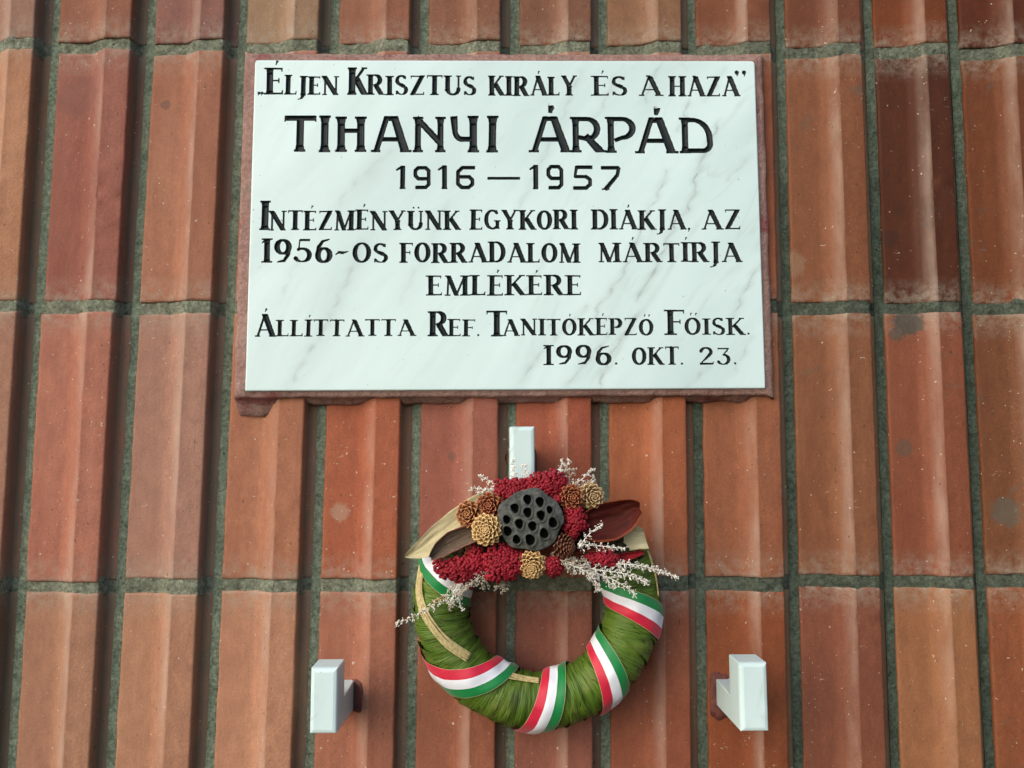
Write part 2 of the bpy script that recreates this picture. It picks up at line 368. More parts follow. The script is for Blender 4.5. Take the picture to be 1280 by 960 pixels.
G['U'] = (.80, stem(.17, y0=.2, serif=(0, 1))+[L(.66, .3, .66, 1, TN), sf(.66, .974, .24)]+arc(.415, .31, .245, .28, 180, 360, .2))
G['Y'] = (.80, diag(.12, .98, .41, .46, .2)+[L(.41, .46, .68, .98, TN), sf(.12, .974, .28), sf(.70, .974, .24)]+stem(.41, y0=0, y1=.5, serif=(1, 0)))
G['G'] = (.80, arc(.42, .5, .31, .46, 48, 300, .21)+stem(.66, y0=.02, y1=.46, w=.18, serif=(0, 1))+[('C', .575, .1, .66, .08, .06, .1), L(.64, .98, .64, .78, .07, .04)])
G['0'] = G['O']
G['1'] = (.40, stem(.22)+[L(.04, .80, .18, .98, .05, .09)])
G['9'] = (.64, arc(.31, .68, .21, .28, 0, 360, n=20)+[('C', .53, .68, .50, .36, .17, .16), ('C', .50, .36, .36, .10, .16, .13), ('C', .36, .10, .12, .04, .13, .05)])
G['6'] = (.64, arc(.33, .31, .21, .28, 0, 360, n=20)+[('C', .11, .31, .14, .64, .17, .16), ('C', .14, .64, .28, .88, .16, .12), ('C', .28, .88, .52, .97, .12, .05)])
G['5'] = (.64, [L(.2, .95, .56, .95, .1), L(.2, .97, .16, .56, .06)]+arc(.28, .32, .26, .27, 120, -40, .2)+arc(.28, .32, .26, .27, -40, -150, .2, .06)+[('C', .05, .16, .10, .2, .09, .07)])
G['2'] = (.66, arc(.32, .72, .2, .24, 165, -20, .2)+[('C', .51, .64, .30, .34, .2, .12), ('C', .30, .34, .08, .06, .12, .06), L(.06, .06, .60, .06, .13, .1), L(.57, .0, .62, .2, .08, .04)])
G['3'] = (.60, [L(.1, .94, .52, .94, .08), L(.10, 1, .08, .82, .07, .03), ('C', .5, .92, .30, .58, .09, .08)]+arc(.28, .32, .22, .27, 85, -60, .2)+arc(.28, .32, .22, .27, -60, -150, .2, .06))
G['.'] = (.16, [('C', .08, .07, .08, .071, .13, .13)])
G[','] = (.18, [('C', .08, .02, .08, .03, .12, .12), ('C', .09, .02, .05, -.14, .09, .02)])
G['~'] = (.60, [('C', .02, .36, .14, .46, .05, .11), ('C', .14, .46, .30, .44, .12, .13), ('C', .30, .44, .50, .50, .12, .04)])
G['„'] = (.24, [('C', .06, .07, .061, .07, .15, .15), ('C', .08, .06, .02, -.06, .09, .03), ('C', .19, .07, .191, .07, .15, .15), ('C', .21, .06, .15, -.06, .09, .03)])
G['”'] = (.46, [('C', .09, .92, .091, .92, .2, .2), ('C', .11, .90, .10, .72, .15, .02), ('C', .37, .92, .371, .92, .2, .2), ('C', .39, .90, .38, .72, .15, .02)])
def acc(x, y=1.10, s=1.): return [('L', x+.05*s, y+.17*s, x-.01*s, y, .10*s, .03*s)]
def dots(x, y=1.17): return [('C', x-.12, y, x-.119, y, .10, .10), ('C', x+.12, y, x+.121, y, .10, .10)]
ACC = {'Á': ('A', .42), 'É': ('E', .36), 'Í': ('I', .18), 'Ó': ('O', .38)}
for k, (b, x) in ACC.items(): G[k] = (G[b][0], G[b][1]+acc(x))
G['Ü'] = (G['U'][0], G['U'][1]+dots(.42)); G['Ő'] = (G['O'][0], G['O'][1]+acc(.28, 1.12)+acc(.50, 1.12))
# the large name and the years: bolder, little contrast
B_, T_ = .20, .125
H = {}
def fl(x, y0=0, y1=1, w=B_): return [L(x, y0, x, y0+.2, w*1.35, w), L(x, y0+.19, x, y1-.19, w), L(x, y1-.2, x, y1, w, w*1.35), sf(x, y0+.03, w+.13), sf(x, y1-.03, w+.13)]
H['T'] = (.86, [L(.43, 0, .43, .2, B_*1.3, B_), L(.43, .19, .43, .97, B_), sf(.43, .03, .32), L(.03, .93, .83, .93, .15), L(.03, 1, .0, .82, .08, .03), L(.83, 1, .86, .82, .08, .03)])
H['I'] = (.34, fl(.17)); H['H'] = (.88, fl(.17)+fl(.71)+[L(.2, .60, .70, .60, T_)])
H['A'] = (1.10, [('D', .105, -.12, .45, 1.1, .15, .15), ('D', .595, 1.08, .975, -.12, .2, .23), L(.36, .94, .70, .94, .13), L(.3, .36, .80, .36, T_), sf(.13, .03, .26), sf(.95, .03, .32)])
H['Á'] = (1.10, H['A'][1]+[L(.58, 1.32, .54, 1.1, .2, .1)])
H['N'] = (.95, fl(.17, w=.16)+fl(.79, w=.16)+[L(.12, .98, .82, .22, .17)])
H['Y'] = (.86, [L(.13, .99, .16, .62, .2, .16)]+arc(.36, .62, .2, .26, 180, 275, uni=.15)+[L(.36, .36, .64, .36, .14)]+fl(.68))
H['R'] = (.90, fl(.16, w=.17)+[L(.16, .94, .46, .94, T_), L(.18, .44, .44, .38, T_)]+arc(.46, .66, .27, .28, 90, -85, .18, .12)+[('D', .42, .48, .92, -.12, .18, .24), sf(.84, .03, .26)])
H['P'] = (.84, fl(.16, w=.17)+[L(.16, .94, .46, .94, T_), L(.26, .34, .46, .42, .11, .12)]+arc(.46, .68, .28, .26, 90, -88, .18, .12))
H['D'] = (.90, fl(.16, w=.17)+[L(.16, .93, .40, .93, T_), L(.16, .07, .60, .07, .13)]+arc(.36, .40, .44, .53, 88, 10, .17, .12)+[('C', .795, .49, .81, .26, .17, .16)]+arc(.62, .26, .19, .19, 0, -92, .16, .13)+[L(.16, .93, .2, .93, T_)])
U_ = .155
H['1'] = (.40, [L(.30, 0, .30, 1, .2, .2), L(.02, .80, .28, .96, .08, .12), sf(.30, .03, .26)])
H['9'] = (.76, [('C', .24, .92, .54, .92, U_, U_), ('C', .54, .92, .66, .80, U_, U_), ('C', .66, .80, .66, .2, U_, U_), ('C', .66, .2, .54, .08, U_, U_), L(.54, .08, .12, .08, U_), ('C', .24, .92, .12, .80, U_, U_), ('C', .12, .80, .12, .58, U_, U_), ('C', .12, .58, .24, .45, U_, U_), ('C', .24, .45, .62, .45, U_, U_)])
H['6'] = (.80, [L(.30, .92, .78, .92, U_), ('C', .30, .92, .13, .74, U_, U_), ('C', .13, .74, .13, .24, U_, U_), ('C', .13, .24, .28, .08, U_, U_), ('C', .28, .08, .54, .08, U_, U_), ('C', .54, .08, .68, .22, U_, U_), ('C', .68, .22, .68, .40, U_, U_), ('C', .68, .40, .56, .53, U_, U_), ('C', .56, .53, .16, .53, U_, U_)])
H['5'] = (.80, [L(.16, .92, .78, .92, U_), L(.16, .97, .08, .50, .14, .1), L(.08, .54, .52, .54, U_*.9), ('C', .52, .54, .68, .42, U_, U_), ('C', .68, .42, .68, .22, U_, U_), ('C', .68, .22, .52, .08, U_, U_), L(.54, .08, .02, .08, U_)])
H['7'] = (.76, [L(.02, .92, .72, .92, U_), L(.70, .94, .64, .6, .15), L(.65, .62, .18, 0, .15, .18), sf(.2, .03, .3)])
H['—'] = (1.1, [L(.08, .5, 1.08, .5, .12)])
# (text, x left, x right, top, baseline in the photograph, font, {index: cap scale})
WORDS = [('„', 322, 329, 94, 118, G, None), ('É', 331, 354.5, 84.5, 118.3, G, None), ('LJEN', 356, 423.5, 94, 118.5, G, None),
 ('K', 435, 459, 84, 118.8, G, None), ('RISZTUS', 458.5, 595, 94, 119, G, None), ('KIRÁLY', 611, 721, 94.5, 119.6, G, None),
 ('ÉS', 740, 784.5, 95, 120, G, None), ('A', 798.5, 827.5, 95, 120.2, G, None), ('HAZA', 836, 924.6, 95, 120.6, G, None), ('”', 919, 934, 88, 114, G, None),
 ('T', 355, 394, 144.5, 190, H, None), ('I', 398, 413, 144.5, 190.3, H, None), ('H', 418.5, 458.5, 144.5, 190.3, H, None), ('A', 463.5, 514, 144.5, 190.4, H, None),
 ('N', 514.5, 557.7, 144.6, 190.5, H, None), ('Y', 561.5, 599.6, 144.8, 190.6, H, None), ('I', 607.5, 622.7, 145, 190.7, H, None),
 ('Á', 660.8, 716, 145.6, 191, H, None), ('R', 712.5, 755, 145.7, 191, H, None), ('P', 756.5, 796, 145.8, 191.2, H, None), ('Á', 793.8, 848, 145.9, 191.4, H, None), ('D', 849, 892.3, 146, 191.5, H, None),
 ('1', 494.4, 506, 206.6, 236.6, H, None), ('9', 515.5, 539, 206.6, 236.6, H, None), ('1', 547, 558.5, 206.6, 236.8, H, None), ('6', 568, 594.4, 206.6, 236.8, H, None),
 ('—', 606, 651, 207, 237.2, H, None), ('1', 661.6, 672.5, 206.8, 237.4, H, None), ('9', 682, 705, 206.8, 237.5, H, None), ('5', 716, 741.5, 206.8, 237.6, H, None), ('7', 750.5, 775.5, 206.8, 237.7, H, None),
 ('I', 325, 336.5, 251.4, 288, G, None), ('NTÉZMÉNYÜNK', 336, 575.5, 263, 287.8, G, None), ('EGYKORI', 587.5, 722, 262.5, 287.4, G, None), ('DIÁKJA,', 739.5, 864, 262, 287, G, None), ('AZ', 877, 926.5, 261.5, 286.6, G, None),
 ('1956', 325.7, 415.5, 298, 328.8, G, None), ('~', 419, 438, 300, 328.8, G, None), ('OS', 440, 485, 303.4, 328.9, G, None), ('FORRADALOM', 500, 725, 303.4, 328.6, G, None), ('MÁRTÍRJA', 748, 927, 303.2, 328, G, None),
 ('EMLÉKÉRE', 533.5, 727, 344.2, 369.8, G, None),
 ('Á', 318.4, 344, 392, 421, G, None), ('LLÍTTATTA', 345.5, 519, 399.6, 420.8, G, None), ('R', 535.6, 561, 389.5, 420.7, G, None), ('EF.', 560, 600, 399, 420.5, G, None),
 ('T', 608, 634, 388.5, 420.4, G, None), ('ANITÓKÉPZŐ', 627.5, 817, 398.4, 419.8, G, None), ('F', 832, 856, 387.6, 419, G, None), ('ŐISK.', 855.5, 938, 397.4, 418.9, G, None),
 ('1996.', 678.5, 773, 431.8, 456.6, G, None), ('OKT.', 790, 854.5, 434, 456.4, G, None), ('23.', 873, 921.5, 433.8, 456.2, G, None)]
G['H'] = (.84, stem(.17)+stem(.67)+[L(.2, .5, .66, .5, .06)])

VEINS = [([(834,212),(827,234),(817,254)], .6, 1.3), ([(900,150),(881,192),(870,217),(868,240),(859,262),(845,275),(828,316),(814,347),(805,358),(796,376)], .75, 1.3),
 ([(822,246),(814,257),(800,290),(782,337),(766,361),(746,386),(741,403)], .7, 1.2), ([(800,389),(785,412),(769,434),(757,460),(749,484)], .8, 1.1), ([(735,380),(721,397),(695,422),(671,448),(651,478)], .5, 1.4),
 ([(950,330),(940,346),(925,375),(918,397)], .6, 1.3), ([(452,300),(441,335),(419,381),(403,416),(381,448),(360,486)], .42, 2.6), ([(500,180),(470,203),(433,240),(420,262)], .28, 2.2), ([(862,124),(855,145),(848,164)], .6, 1.1),
 ([(940,192),(925,208),(909,226)], .45, 1.4), ([(826,78),(814,105),(805,130)], .5, 1.2), ([(727,88),(704,144),(676,205),(648,262)], .32, 2.0), ([(775,400),(760,420),(735,450),(707,484)], .5, 1.2), ([(890,454),(875,468),(859,484)], .45, 1.4),
 ([(375,318),(367,335),(349,381)], .26, 2.2), ([(940,420),(930,440),(915,470)], .4, 1.2), ([(770,90),(755,130),(735,165)], .3, 1.6), ([(690,300),(672,340),(650,372)], .28, 1.6), ([(560,250),(540,300),(512,352),(500,380)], .2, 2.4), ([(905,85),(893,110),(880,128)], .35, 1.3)]
def vein_field(X, Z):
    out = np.zeros_like(X)
    wx = .0016*np.sin(Z*210+X*90)+.0011*np.sin(Z*470-X*310+1)+.0005*np.sin(Z*1300+X*700)
    for pts, st, wd_ in VEINS:
        P = [loc2(*q) for q in pts]; d = np.full_like(X, 9.)
        for (ax, az), (bx, bz) in zip(P[:-1], P[1:]):
            dx, dz = bx-ax, bz-az; t = np.clip(((X-ax)*dx+(Z-az)*dz)/(dx*dx+dz*dz), 0, 1); d = np.minimum(d, np.hypot(X+wx-ax-t*dx, Z-az-t*dz))
        g = .55+.45*np.sin(Z*150+X*240+st*40)*np.sin(Z*67-X*20+st*90)
        ends = np.clip(np.minimum(Z-P[-1][1]+.01, P[0][1]-Z+.01)/.02, 0, 1)
        out = np.maximum(out, ends*st*(np.exp(-(d/(wd_*.0010))**1.3)*g*.95+.26*np.exp(-(d/(wd_*.0045))**2)))
    return out
def plaque_build():
    h = .00064
    nx = int(round((PX1-PX0)/h))+1; xs = np.linspace(PX0, PX1, nx)
    bands = [(76, 128), (136, 196), (202, 242), (248, 296), (290, 338), (336, 374), (380, 426), (428, 461)]
    zs = [PZ0, PZ0+.0006, PZ0+.0012, PZ0+.002]
    z = PZ0+.004
    zb = [(loc2(630, b)[1]-.001, loc2(630, a)[1]+.001) for a, b in bands]
    while z < PZ1-.003:
        zs.append(z); z += h if any(a <= z <= b for a, b in zb) else .0017
    zs += [PZ1-.002, PZ1-.0012, PZ1-.0006, PZ1]; zs = np.array(zs); nz_ = len(zs)
    Sd = np.full((nx, nz_), -1.0); ID = np.full((nx, nz_), -1, np.int32)
    lid = 0; kinds = []
    for text, xa, xb, yt, yb, FN, _ in WORDS:
        X0, Zb = loc2(xa, yb); X1, _z = loc2(xb, yb); Zt = loc2(xa, yt)[1]; Hh = Zt-Zb
        gap = .07 if FN is G else .12
        tot = sum(FN[ch][0] for ch in text)+gap*(len(text)-1); sx = (X1-X0)/tot; cur = X0
        for ch in text:
            wch, strokes = FN[ch]
            jz = rng.normal(0, .00025); ks = 1+rng.normal(0, .02); sh = rng.normal(0, .008)
            for (ty, x0, y0, x1, y1, w0, w1) in strokes:
                ax, az = cur+x0*sx+sh*y0*Hh, Zb+jz+y0*Hh*ks*.98+.0002; bx, bz = cur+x1*sx+sh*y1*Hh, Zb+jz+y1*Hh*ks*.98+.0002
                wa, wb = w0*Hh/2, w1*Hh/2
                pad = max(wa, wb)+.0015
                i0, i1 = np.searchsorted(xs, [min(ax, bx)-pad, max(ax, bx)+pad]); j0, j1 = np.searchsorted(zs, [min(az, bz)-pad, max(az, bz)+pad])
                if i1 <= i0 or j1 <= j0: continue
                XX, ZZ = np.meshgrid(xs[i0:i1], zs[j0:j1], indexing='ij')
                dx, dz = bx-ax, bz-az; Ln = math.hypot(dx, dz)+1e-9
                t = ((XX-ax)*dx+(ZZ-az)*dz)/Ln
                if ty in 'LD':
                    perp = np.abs((XX-ax)*dz-(ZZ-az)*dx)/Ln; tt = np.clip(t/Ln, 0, 1)
                    s = np.minimum(wa+(wb-wa)*tt-perp, np.minimum(t, Ln-t)*1.5)
                    if ty == 'D': s = np.minimum(s, np.minimum(ZZ-Zb-jz, Zb+jz+Hh*.99-ZZ)*1.5)
                else:
                    tt = np.clip(t/Ln, 0, 1); s = wa+(wb-wa)*tt-np.hypot(XX-ax-tt*dx, ZZ-az-tt*dz)
                sub = Sd[i0:i1, j0:j1]; m_ = s > sub
                sub[m_] = s[m_]; ID[i0:i1, j0:j1][m_] = lid
            kinds.append('digit' if ch.isdigit() else 'dash' if ch in '—~' else 'quotation_mark' if ch in '„”' else 'letter')
            cur += (wch+gap)*sx; lid += 1
    XX, ZZ = np.meshgrid(xs, zs, indexing='ij')
    # pull the vertices next to an outline onto it, so that the cut edges are smooth
    gx, gz = np.gradient(Sd, xs, zs); gl = np.hypot(gx, gz)+1e-6
    near = (np.abs(Sd) < h*.5) & (gl > .3)
    XX = XX - np.where(near, Sd*gx/gl/np.maximum(gl, .7), 0); ZZ = ZZ - np.where(near, Sd*gz/gl/np.maximum(gl, .7), 0)
    dep = np.clip(Sd, 0, .0026)*1.15; dep[near] = 0
    # rounded arrises and corners
    e = np.minimum(np.minimum(XX-PX0, PX1-XX), np.minimum(ZZ-PZ0, PZ1-ZZ))
    YY = YF+dep+.0014*np.clip(1-e/.0015, 0, 1)**2
    for cx_, cz_, rr in ((PX0, PZ1, .005), (PX1, PZ1, .007), (PX0, PZ0, .002), (PX1, PZ0, .0025)):
        ccx = cx_+rr*(1 if cx_ == PX0 else -1); ccz = cz_+rr*(1 if cz_ == PZ0 else -1)
        inq = ((XX-ccx)*(cx_-ccx) > 0) & ((ZZ-ccz)*(cz_-ccz) > 0); d = np.hypot(XX-ccx, ZZ-ccz)
        f = np.where(inq & (d > rr), rr/np.maximum(d, 1e-9), 1); XX = np.where(inq, ccx+(XX-ccx)*f, XX); ZZ = np.where(inq, ccz+(ZZ-ccz)*f, ZZ)
    V = np.stack([XX, YY, ZZ+SH*XX], -1).reshape(-1, 3)
    F = grid_faces(nx, nz_, True)
    i, j = np.meshgrid(np.arange(nx-1), np.arange(nz_-1), indexing='ij')
    Sd2 = np.where(near, 0, Sd); q = [Sd2[:-1, :-1], Sd2[1:, :-1], Sd2[1:, 1:], Sd2[:-1, 1:]]
    cs = sum(np.clip(a, -h, h) for a in q).ravel()
    ids = np.stack([ID[:-1, :-1], ID[1:, :-1], ID[1:, 1:], ID[:-1, 1:]], 0); am = np.argmax(np.stack(q, 0), 0)
    cid = np.take_along_axis(ids, am[None], 0)[0].ravel()
    inside = (cs > 0) & (cid >= 0)
    def sub(name, mask, mat):
        f = F[mask]; u, inv = np.unique(f, return_inverse=True)
        o = link(name, mesh_np(name, V[u], inv.reshape(f.shape)), mat, smooth=(name == 'slab')); reparent(o, plaque); return o
    Fs = F[~inside]; u, inv = np.unique(Fs, return_inverse=True); Vs = V[u]; Fs = inv.reshape(Fs.shape)
    # sides of the slab
    idx = np.full(nx*nz_, -1); idx[u] = np.arange(len(u))
    loop = [(a, 0) for a in range(nx)]+[(nx-1, b) for b in range(1, nz_)]+[(a, nz_-1) for a in range(nx-2, -1, -1)]+[(0, b) for b in range(nz_-2, 0, -1)]
    li = np.array([idx[a*nz_+b] for a, b in loop]); Vb = Vs[li].copy(); Vb[:, 1] = -.004
    n0 = len(Vs); k = np.arange(len(li)); k2 = (k+1) % len(li)
    Fk = np.stack([li[k], n0+k, n0+k2, li[k2]], 1)
    sm = mesh_np('slab', np.vstack([Vs, Vb]), np.vstack([Fs, Fk])); fattr(sm, 'vein', np.concatenate([vein_field(Vs[:, 0], Vs[:, 2]-SH*Vs[:, 0]), np.zeros(len(Vb))]))
    o = link('slab', sm, M['marble']); reparent(o, plaque)
    for k in range(lid):
        msk = inside & (cid == k)
        if msk.any(): sub(kinds[k], msk, M['paint'])
plaque_build()

def grout_frame():
    # ring swept round the slab; the outer offset varies like hand pointed grout
    pts = []; step = .003
    def side(a, b): 
        n = int((b-a).length/step); return [a+(b-a)*i/n for i in range(n)]
    c = [Vector((PX0, 0, PZ0)), Vector((PX1, 0, PZ0)), Vector((PX1, 0, PZ1)), Vector((PX0, 0, PZ1))]
    nrm = [Vector((0, 0, -1)), Vector((1, 0, 0)), Vector((0, 0, 1)), Vector((-1, 0, 0))]
    wd = [.0080, .0125, .0125, .0160]
    P = []
    for k in range(4):
        for p in side(c[k], c[(k+1) % 4]): P.append((p, k))
    V = []; n = len(P); cc = Vector(((PX0+PX1)/2, 0, (PZ0+PZ1)/2))
    rows = [(-.0015, .0035), (0.0006, .0028), (.25, .0040), (.55, .0046), (.85, .0058), (.97, .0085), (1.02, .013), (1.12, .0185), (1.19, .0225), (1.2, .040)]
    for i, (p, k) in enumerate(P):
        s = i*.003
        out = wd[k]+.0016*nz(s*22, 1)+.0009*nz(s*75, 2)
        ex = 0
        if k == 0:   # under the slab: deeper over the low faces of the tiles, big dab at the left corner
            xk = p.x
            kk = max(q for q in JX if jx(q, PZ0) <= xk+.001); u = (xk-jx(kk, PZ0)-HALF)/.108
            low = 1 if (u < .5 or u > .86) else 0
            ex = low*(.004+.004*nz(s*30, 4))
            if xk < PX0+.035: ex += (.014+.006*nz(s*70, 3))*max(0, 1-(abs(xk-PX0-.012)/.028)**4)+.004*nz(s*160, 6)
        # direction outwards, mitred at the corners
        dirv = nrm[k].copy()
        for w_, dep in rows:
            if w_ <= .0006 and w_ > -.01 and w_ != .25 and w_ < .2: off = w_
            else: off = out*min(w_, 1)+(max(ex, 0)+.003)*max(0, w_-1)/.2
            q = p+dirv*off
            # mitre: push along the tangent near the corners
            for cxn, czn in ((PX0, PZ0), (PX1, PZ0), (PX1, PZ1), (PX0, PZ1)):
                d = (p-Vector((cxn, 0, czn))).length
                if d < .012:
                    f = (1-d/.012)
                    q += (Vector((math.copysign(1, cxn-cc.x), 0, 0)) if k in (0, 2) else Vector((0, 0, math.copysign(1, czn-cc.z))))*min(max(off, 0), out+.005)*f
            y = YF+dep+(.0011*nz(s*35, off*120, 3)+.0006*nz(s*120, off*400, 5) if w_ > .1 else 0)
            V.append((q.x, y, q.z+SH*q.x))
    m_ = len(rows); F = []
    for i in range(n):
        a, b = i*m_, ((i+1) % n)*m_
        for j in range(m_-1): F.append((a+j, a+j+1, b+j+1, b+j))
    o = link('grout_frame', mesh_np('grout_frame', V, F), M['grout']); reparent(o, plaque)
grout_frame()

# ---------------------------------------------------------------- marble hooks
def hook(x0, x1, zt, zb, zs_t, zs_b, yfront, label, patch=None, wallw=None):
    base = Vector(((x0+x1)/2, 0, (zs_t+zs_b)/2)); t = empty('marble_hook', base, label, 'hook', 'marble hooks below the plaque')
    yb = yfront+.040; ch = .0046
    # side outline (depth, height), front block and stem cut from one piece
    prof = [(yfront, zt), (yfront, zb), (yb-.016, zb), (.002, zs_b), (.002, zs_t), (yb, zs_t-.002), (yb, zt)]
    bm = bmesh.new()
    a = [bm.verts.new((x0, p[0], p[1])) for p in prof]; b = [bm.verts.new((x1, p[0], p[1])) for p in prof]
    n = len(prof)
    bm.faces.new(a); bm.faces.new(b[::-1])
    for i in range(n): bm.faces.new((a[i], b[i], b[(i+1) % n], a[(i+1) % n]))
    bmesh.ops.recalc_face_normals(bm, faces=bm.faces)
    fe = [e for e in bm.edges if all(v.co.y < yfront+.0001 for v in e.verts)]
    bmesh.ops.bevel(bm, geom=fe, offset=ch, segments=2, profile=.6, affect='EDGES')
    oe = [e for e in bm.edges if e.calc_length() > .012 and all(v.co.y > yfront+.001 or True for v in e.verts) and len(e.link_faces) == 2 and e.calc_face_angle(0) > .6]
    bmesh.ops.bevel(bm, geom=oe, offset=.0011, segments=2, profile=.5, affect='EDGES')
    me = bpy.data.meshes.new('hook_block'); bm.to_mesh(me); bm.free()
    o = link('hook_block', me, M['hook'], smooth=False); reparent(o, t)
    if patch:
        (px, pz, rx, rz, yy) = patch
        V = [(px, yy-.0012, pz)]; F = []; n = 44
        for k, rr in enumerate((.35, .7, .9, 1.)):
            for i in range(n):
                a_ = 2*math.pi*i/n; sq = 1/max(abs(math.cos(a_)), abs(math.sin(a_)))**.55
                q = rr*sq*(1+.05*nz(math.cos(a_)*2.2, math.sin(a_)*2.2, px*50)*k)
                x, z = px+rx*q*math.cos(a_), pz+rz*q*math.sin(a_)
                V.append((x, wall_y(x, z)-(.0026 if k < 3 else -.001)+.0007*nz(x*160, z*160), z))
        for i in range(n): F.append((0, 1+i, 1+(i+1) % n, 1+(i+1) % n))
        me = bpy.data.meshes.new('grout_patch')
        FF = [(0, 1+(i+1) % n, 1+i) for i in range(n)]
        for k in range(3):
            for i in range(n): FF.append((1+k*n+i, 1+k*n+(i+1) % n, 1+(k+1)*n+(i+1) % n, 1+(k+1)*n+i))
        me.from_pydata(V, [], FF); me.update()
        o = link('grout_patch', me, M['patch']); reparent(o, t)
    return t
def wall_y(x, z):
    k = max([q for q in JX if jx(q, z) <= x]); xl, xr = jx(k, z)+HALF, jx(k+1, z)-HALF; u = (x-xl)/(xr-xl)
    return .005 if u < 0 or u > 1 else prof_y(u)
M['patch'] = simple('maroon_grout_paint', (.085, .026, .022), (.17, .06, .048), 60, .7, .3, .0015)
YH = -.104
A = at(388, 840, YH); B = at(418.5, 918, YH)
hook(A.x, B.x+.002, A.z+.004, B.z, at(444, 851, -.006).z, at(444, 888, -.006).z, YH, 'left marble hook under the plaque, jutting out left of the wreath', (at(446, 868).x, at(446, 868).z, .009, .021, -.006))
A = at(924, 831, YH+.004); B = at(962, 915, YH+.004)
hook(A.x, B.x, A.z+.002, B.z, at(903, 848, 0).z, at(903, 881, 0).z, YH+.004, 'right marble hook under the plaque, jutting out right of the wreath', (at(899, 868).x, at(903, 870).z, .0125, .028, 0))
A = at(637, 533, YH+.02); B = at(669, 612, YH+.02)
hook(A.x, B.x, A.z, B.z, at(655, 560, 0).z, at(655, 596, 0).z, YH+.02, 'top marble hook right under the plaque, carrying the wreath', (at(652, 580).x, at(652, 580).z, .02, .022, 0))

# ---------------------------------------------------------------- wreath
WC = at(671.5, 751, -.050); RM, RT = .1118, .0290
wreath = empty('memorial_wreath', (WC.x, -.014, at(671, 605, -.05).z), 'round green wreath with red white green ribbon, lotus pod, cones and red flowers', 'wreath')
def part(name, me, mat, parent=None, smooth=True):
    o = link(name, me, mat, smooth=smooth)
    reparent(o, wreath)
    return o
def tor(th, ph, r): # theta: round the ring from the right, counter clockwise; phi: 0 outer edge, 90 front, 180 inner edge
    c, s = math.cos(th), math.sin(th); rad = RM+r*math.cos(ph)
    if s > 0: s *= 1-.085*min(1, s*1.3)
    return Vector((WC.x+rad*c, WC.y-r*math.sin(ph)*1.0, WC.z+rad*s))
def px_on_ring(x, y, r=RT):
    """point of the ring's front surface met by the line of sight"""
    d = (RIGHT*((x-CX)/FPX)-UP*((y-CY)/FPX)+fwd).normalized(); t = .85
    for _ in range(60):
        p = CAM+d*t; q = p-WC; rad = math.hypot(q.x, q.z); dist = math.hypot(rad-RM, q.y)-r
        t += dist*.8
        if t > 1.1: break
    return p
def leaf_mat():
    s = N('green_leaf'); uv = s.pos((1, 1, 1), kind='uv')
    f1 = s.noise(s.pos((34, 2.6, 1), kind='uv'), 3.2, 3, .5)           # veins run round the tube
    oi = s.n('ShaderNodeObjectInfo'); rn = oi.outputs['Random']
    c = s.mix(s.ramp(f1, .22, .80), (.055, .112, .010), (.165, .27, .030))
    c = s.mix(rn, c, s.mix(1., c, (.72, .78, .75), 'MULTIPLY'))
    g = s.noise(s.pos(), 45, 4, .6); c = s.mix(s.ramp(g, .55, .72, 0, .6), c, (.19, .22, .05))
    c = s.mix(s.ramp(s.noise(s.pos(), 26, 3), .56, .7, 0, .5), c, (.022, .040, .008))
    c = s.mix(s.ramp(s.noise(s.pos((150, 4, 1), kind='uv'), 3, 2), .70, .74, 0, .5), c, (.34, .34, .12))
    pl = s.noise(s.pos((15, 1.3, 1), kind='uv'), 1.5, 2, .5, .5); cr = s.ramp(s.math('ABSOLUTE', s.math('SUBTRACT', pl, .5)), 0, .014, 1, 0)
    c = s.mix(s.math('MULTIPLY', cr, .75), c, (.020, .036, .004))  # fold shading painted dark along the pleats
    pale = s.ramp(s.math('ABSOLUTE', s.math('SUBTRACT', s.noise(s.pos((60, 2.5, 1), kind='uv'), 2, 3, .6, .5), .5)), 0, .010, .35, 0); c = s.mix(pale, c, (.27, .33, .08))
    s.bump(s.math('SUBTRACT', f1, s.math('MULTIPLY', cr, .9)), .0020, .7)
    return s.out(c, .42, .35)
M['leaf'] = leaf_mat()
M['straw'] = simple('pale_straw', (.40, .30, .12), (.66, .56, .30), 300, .6, .35, .0008, (1, 1, 1))
# straw core
th_, ph_ = np.meshgrid(np.linspace(0, 2*math.pi, 97), np.linspace(0, 2*math.pi, 25), indexing='ij')
core = [tor(a, b, RT-.0022) for a, b in zip(th_.ravel(), ph_.ravel())]
part('straw_core', mesh_np('straw_core', [tuple(v) for v in core], grid_faces(97, 25, True)), M['straw'])
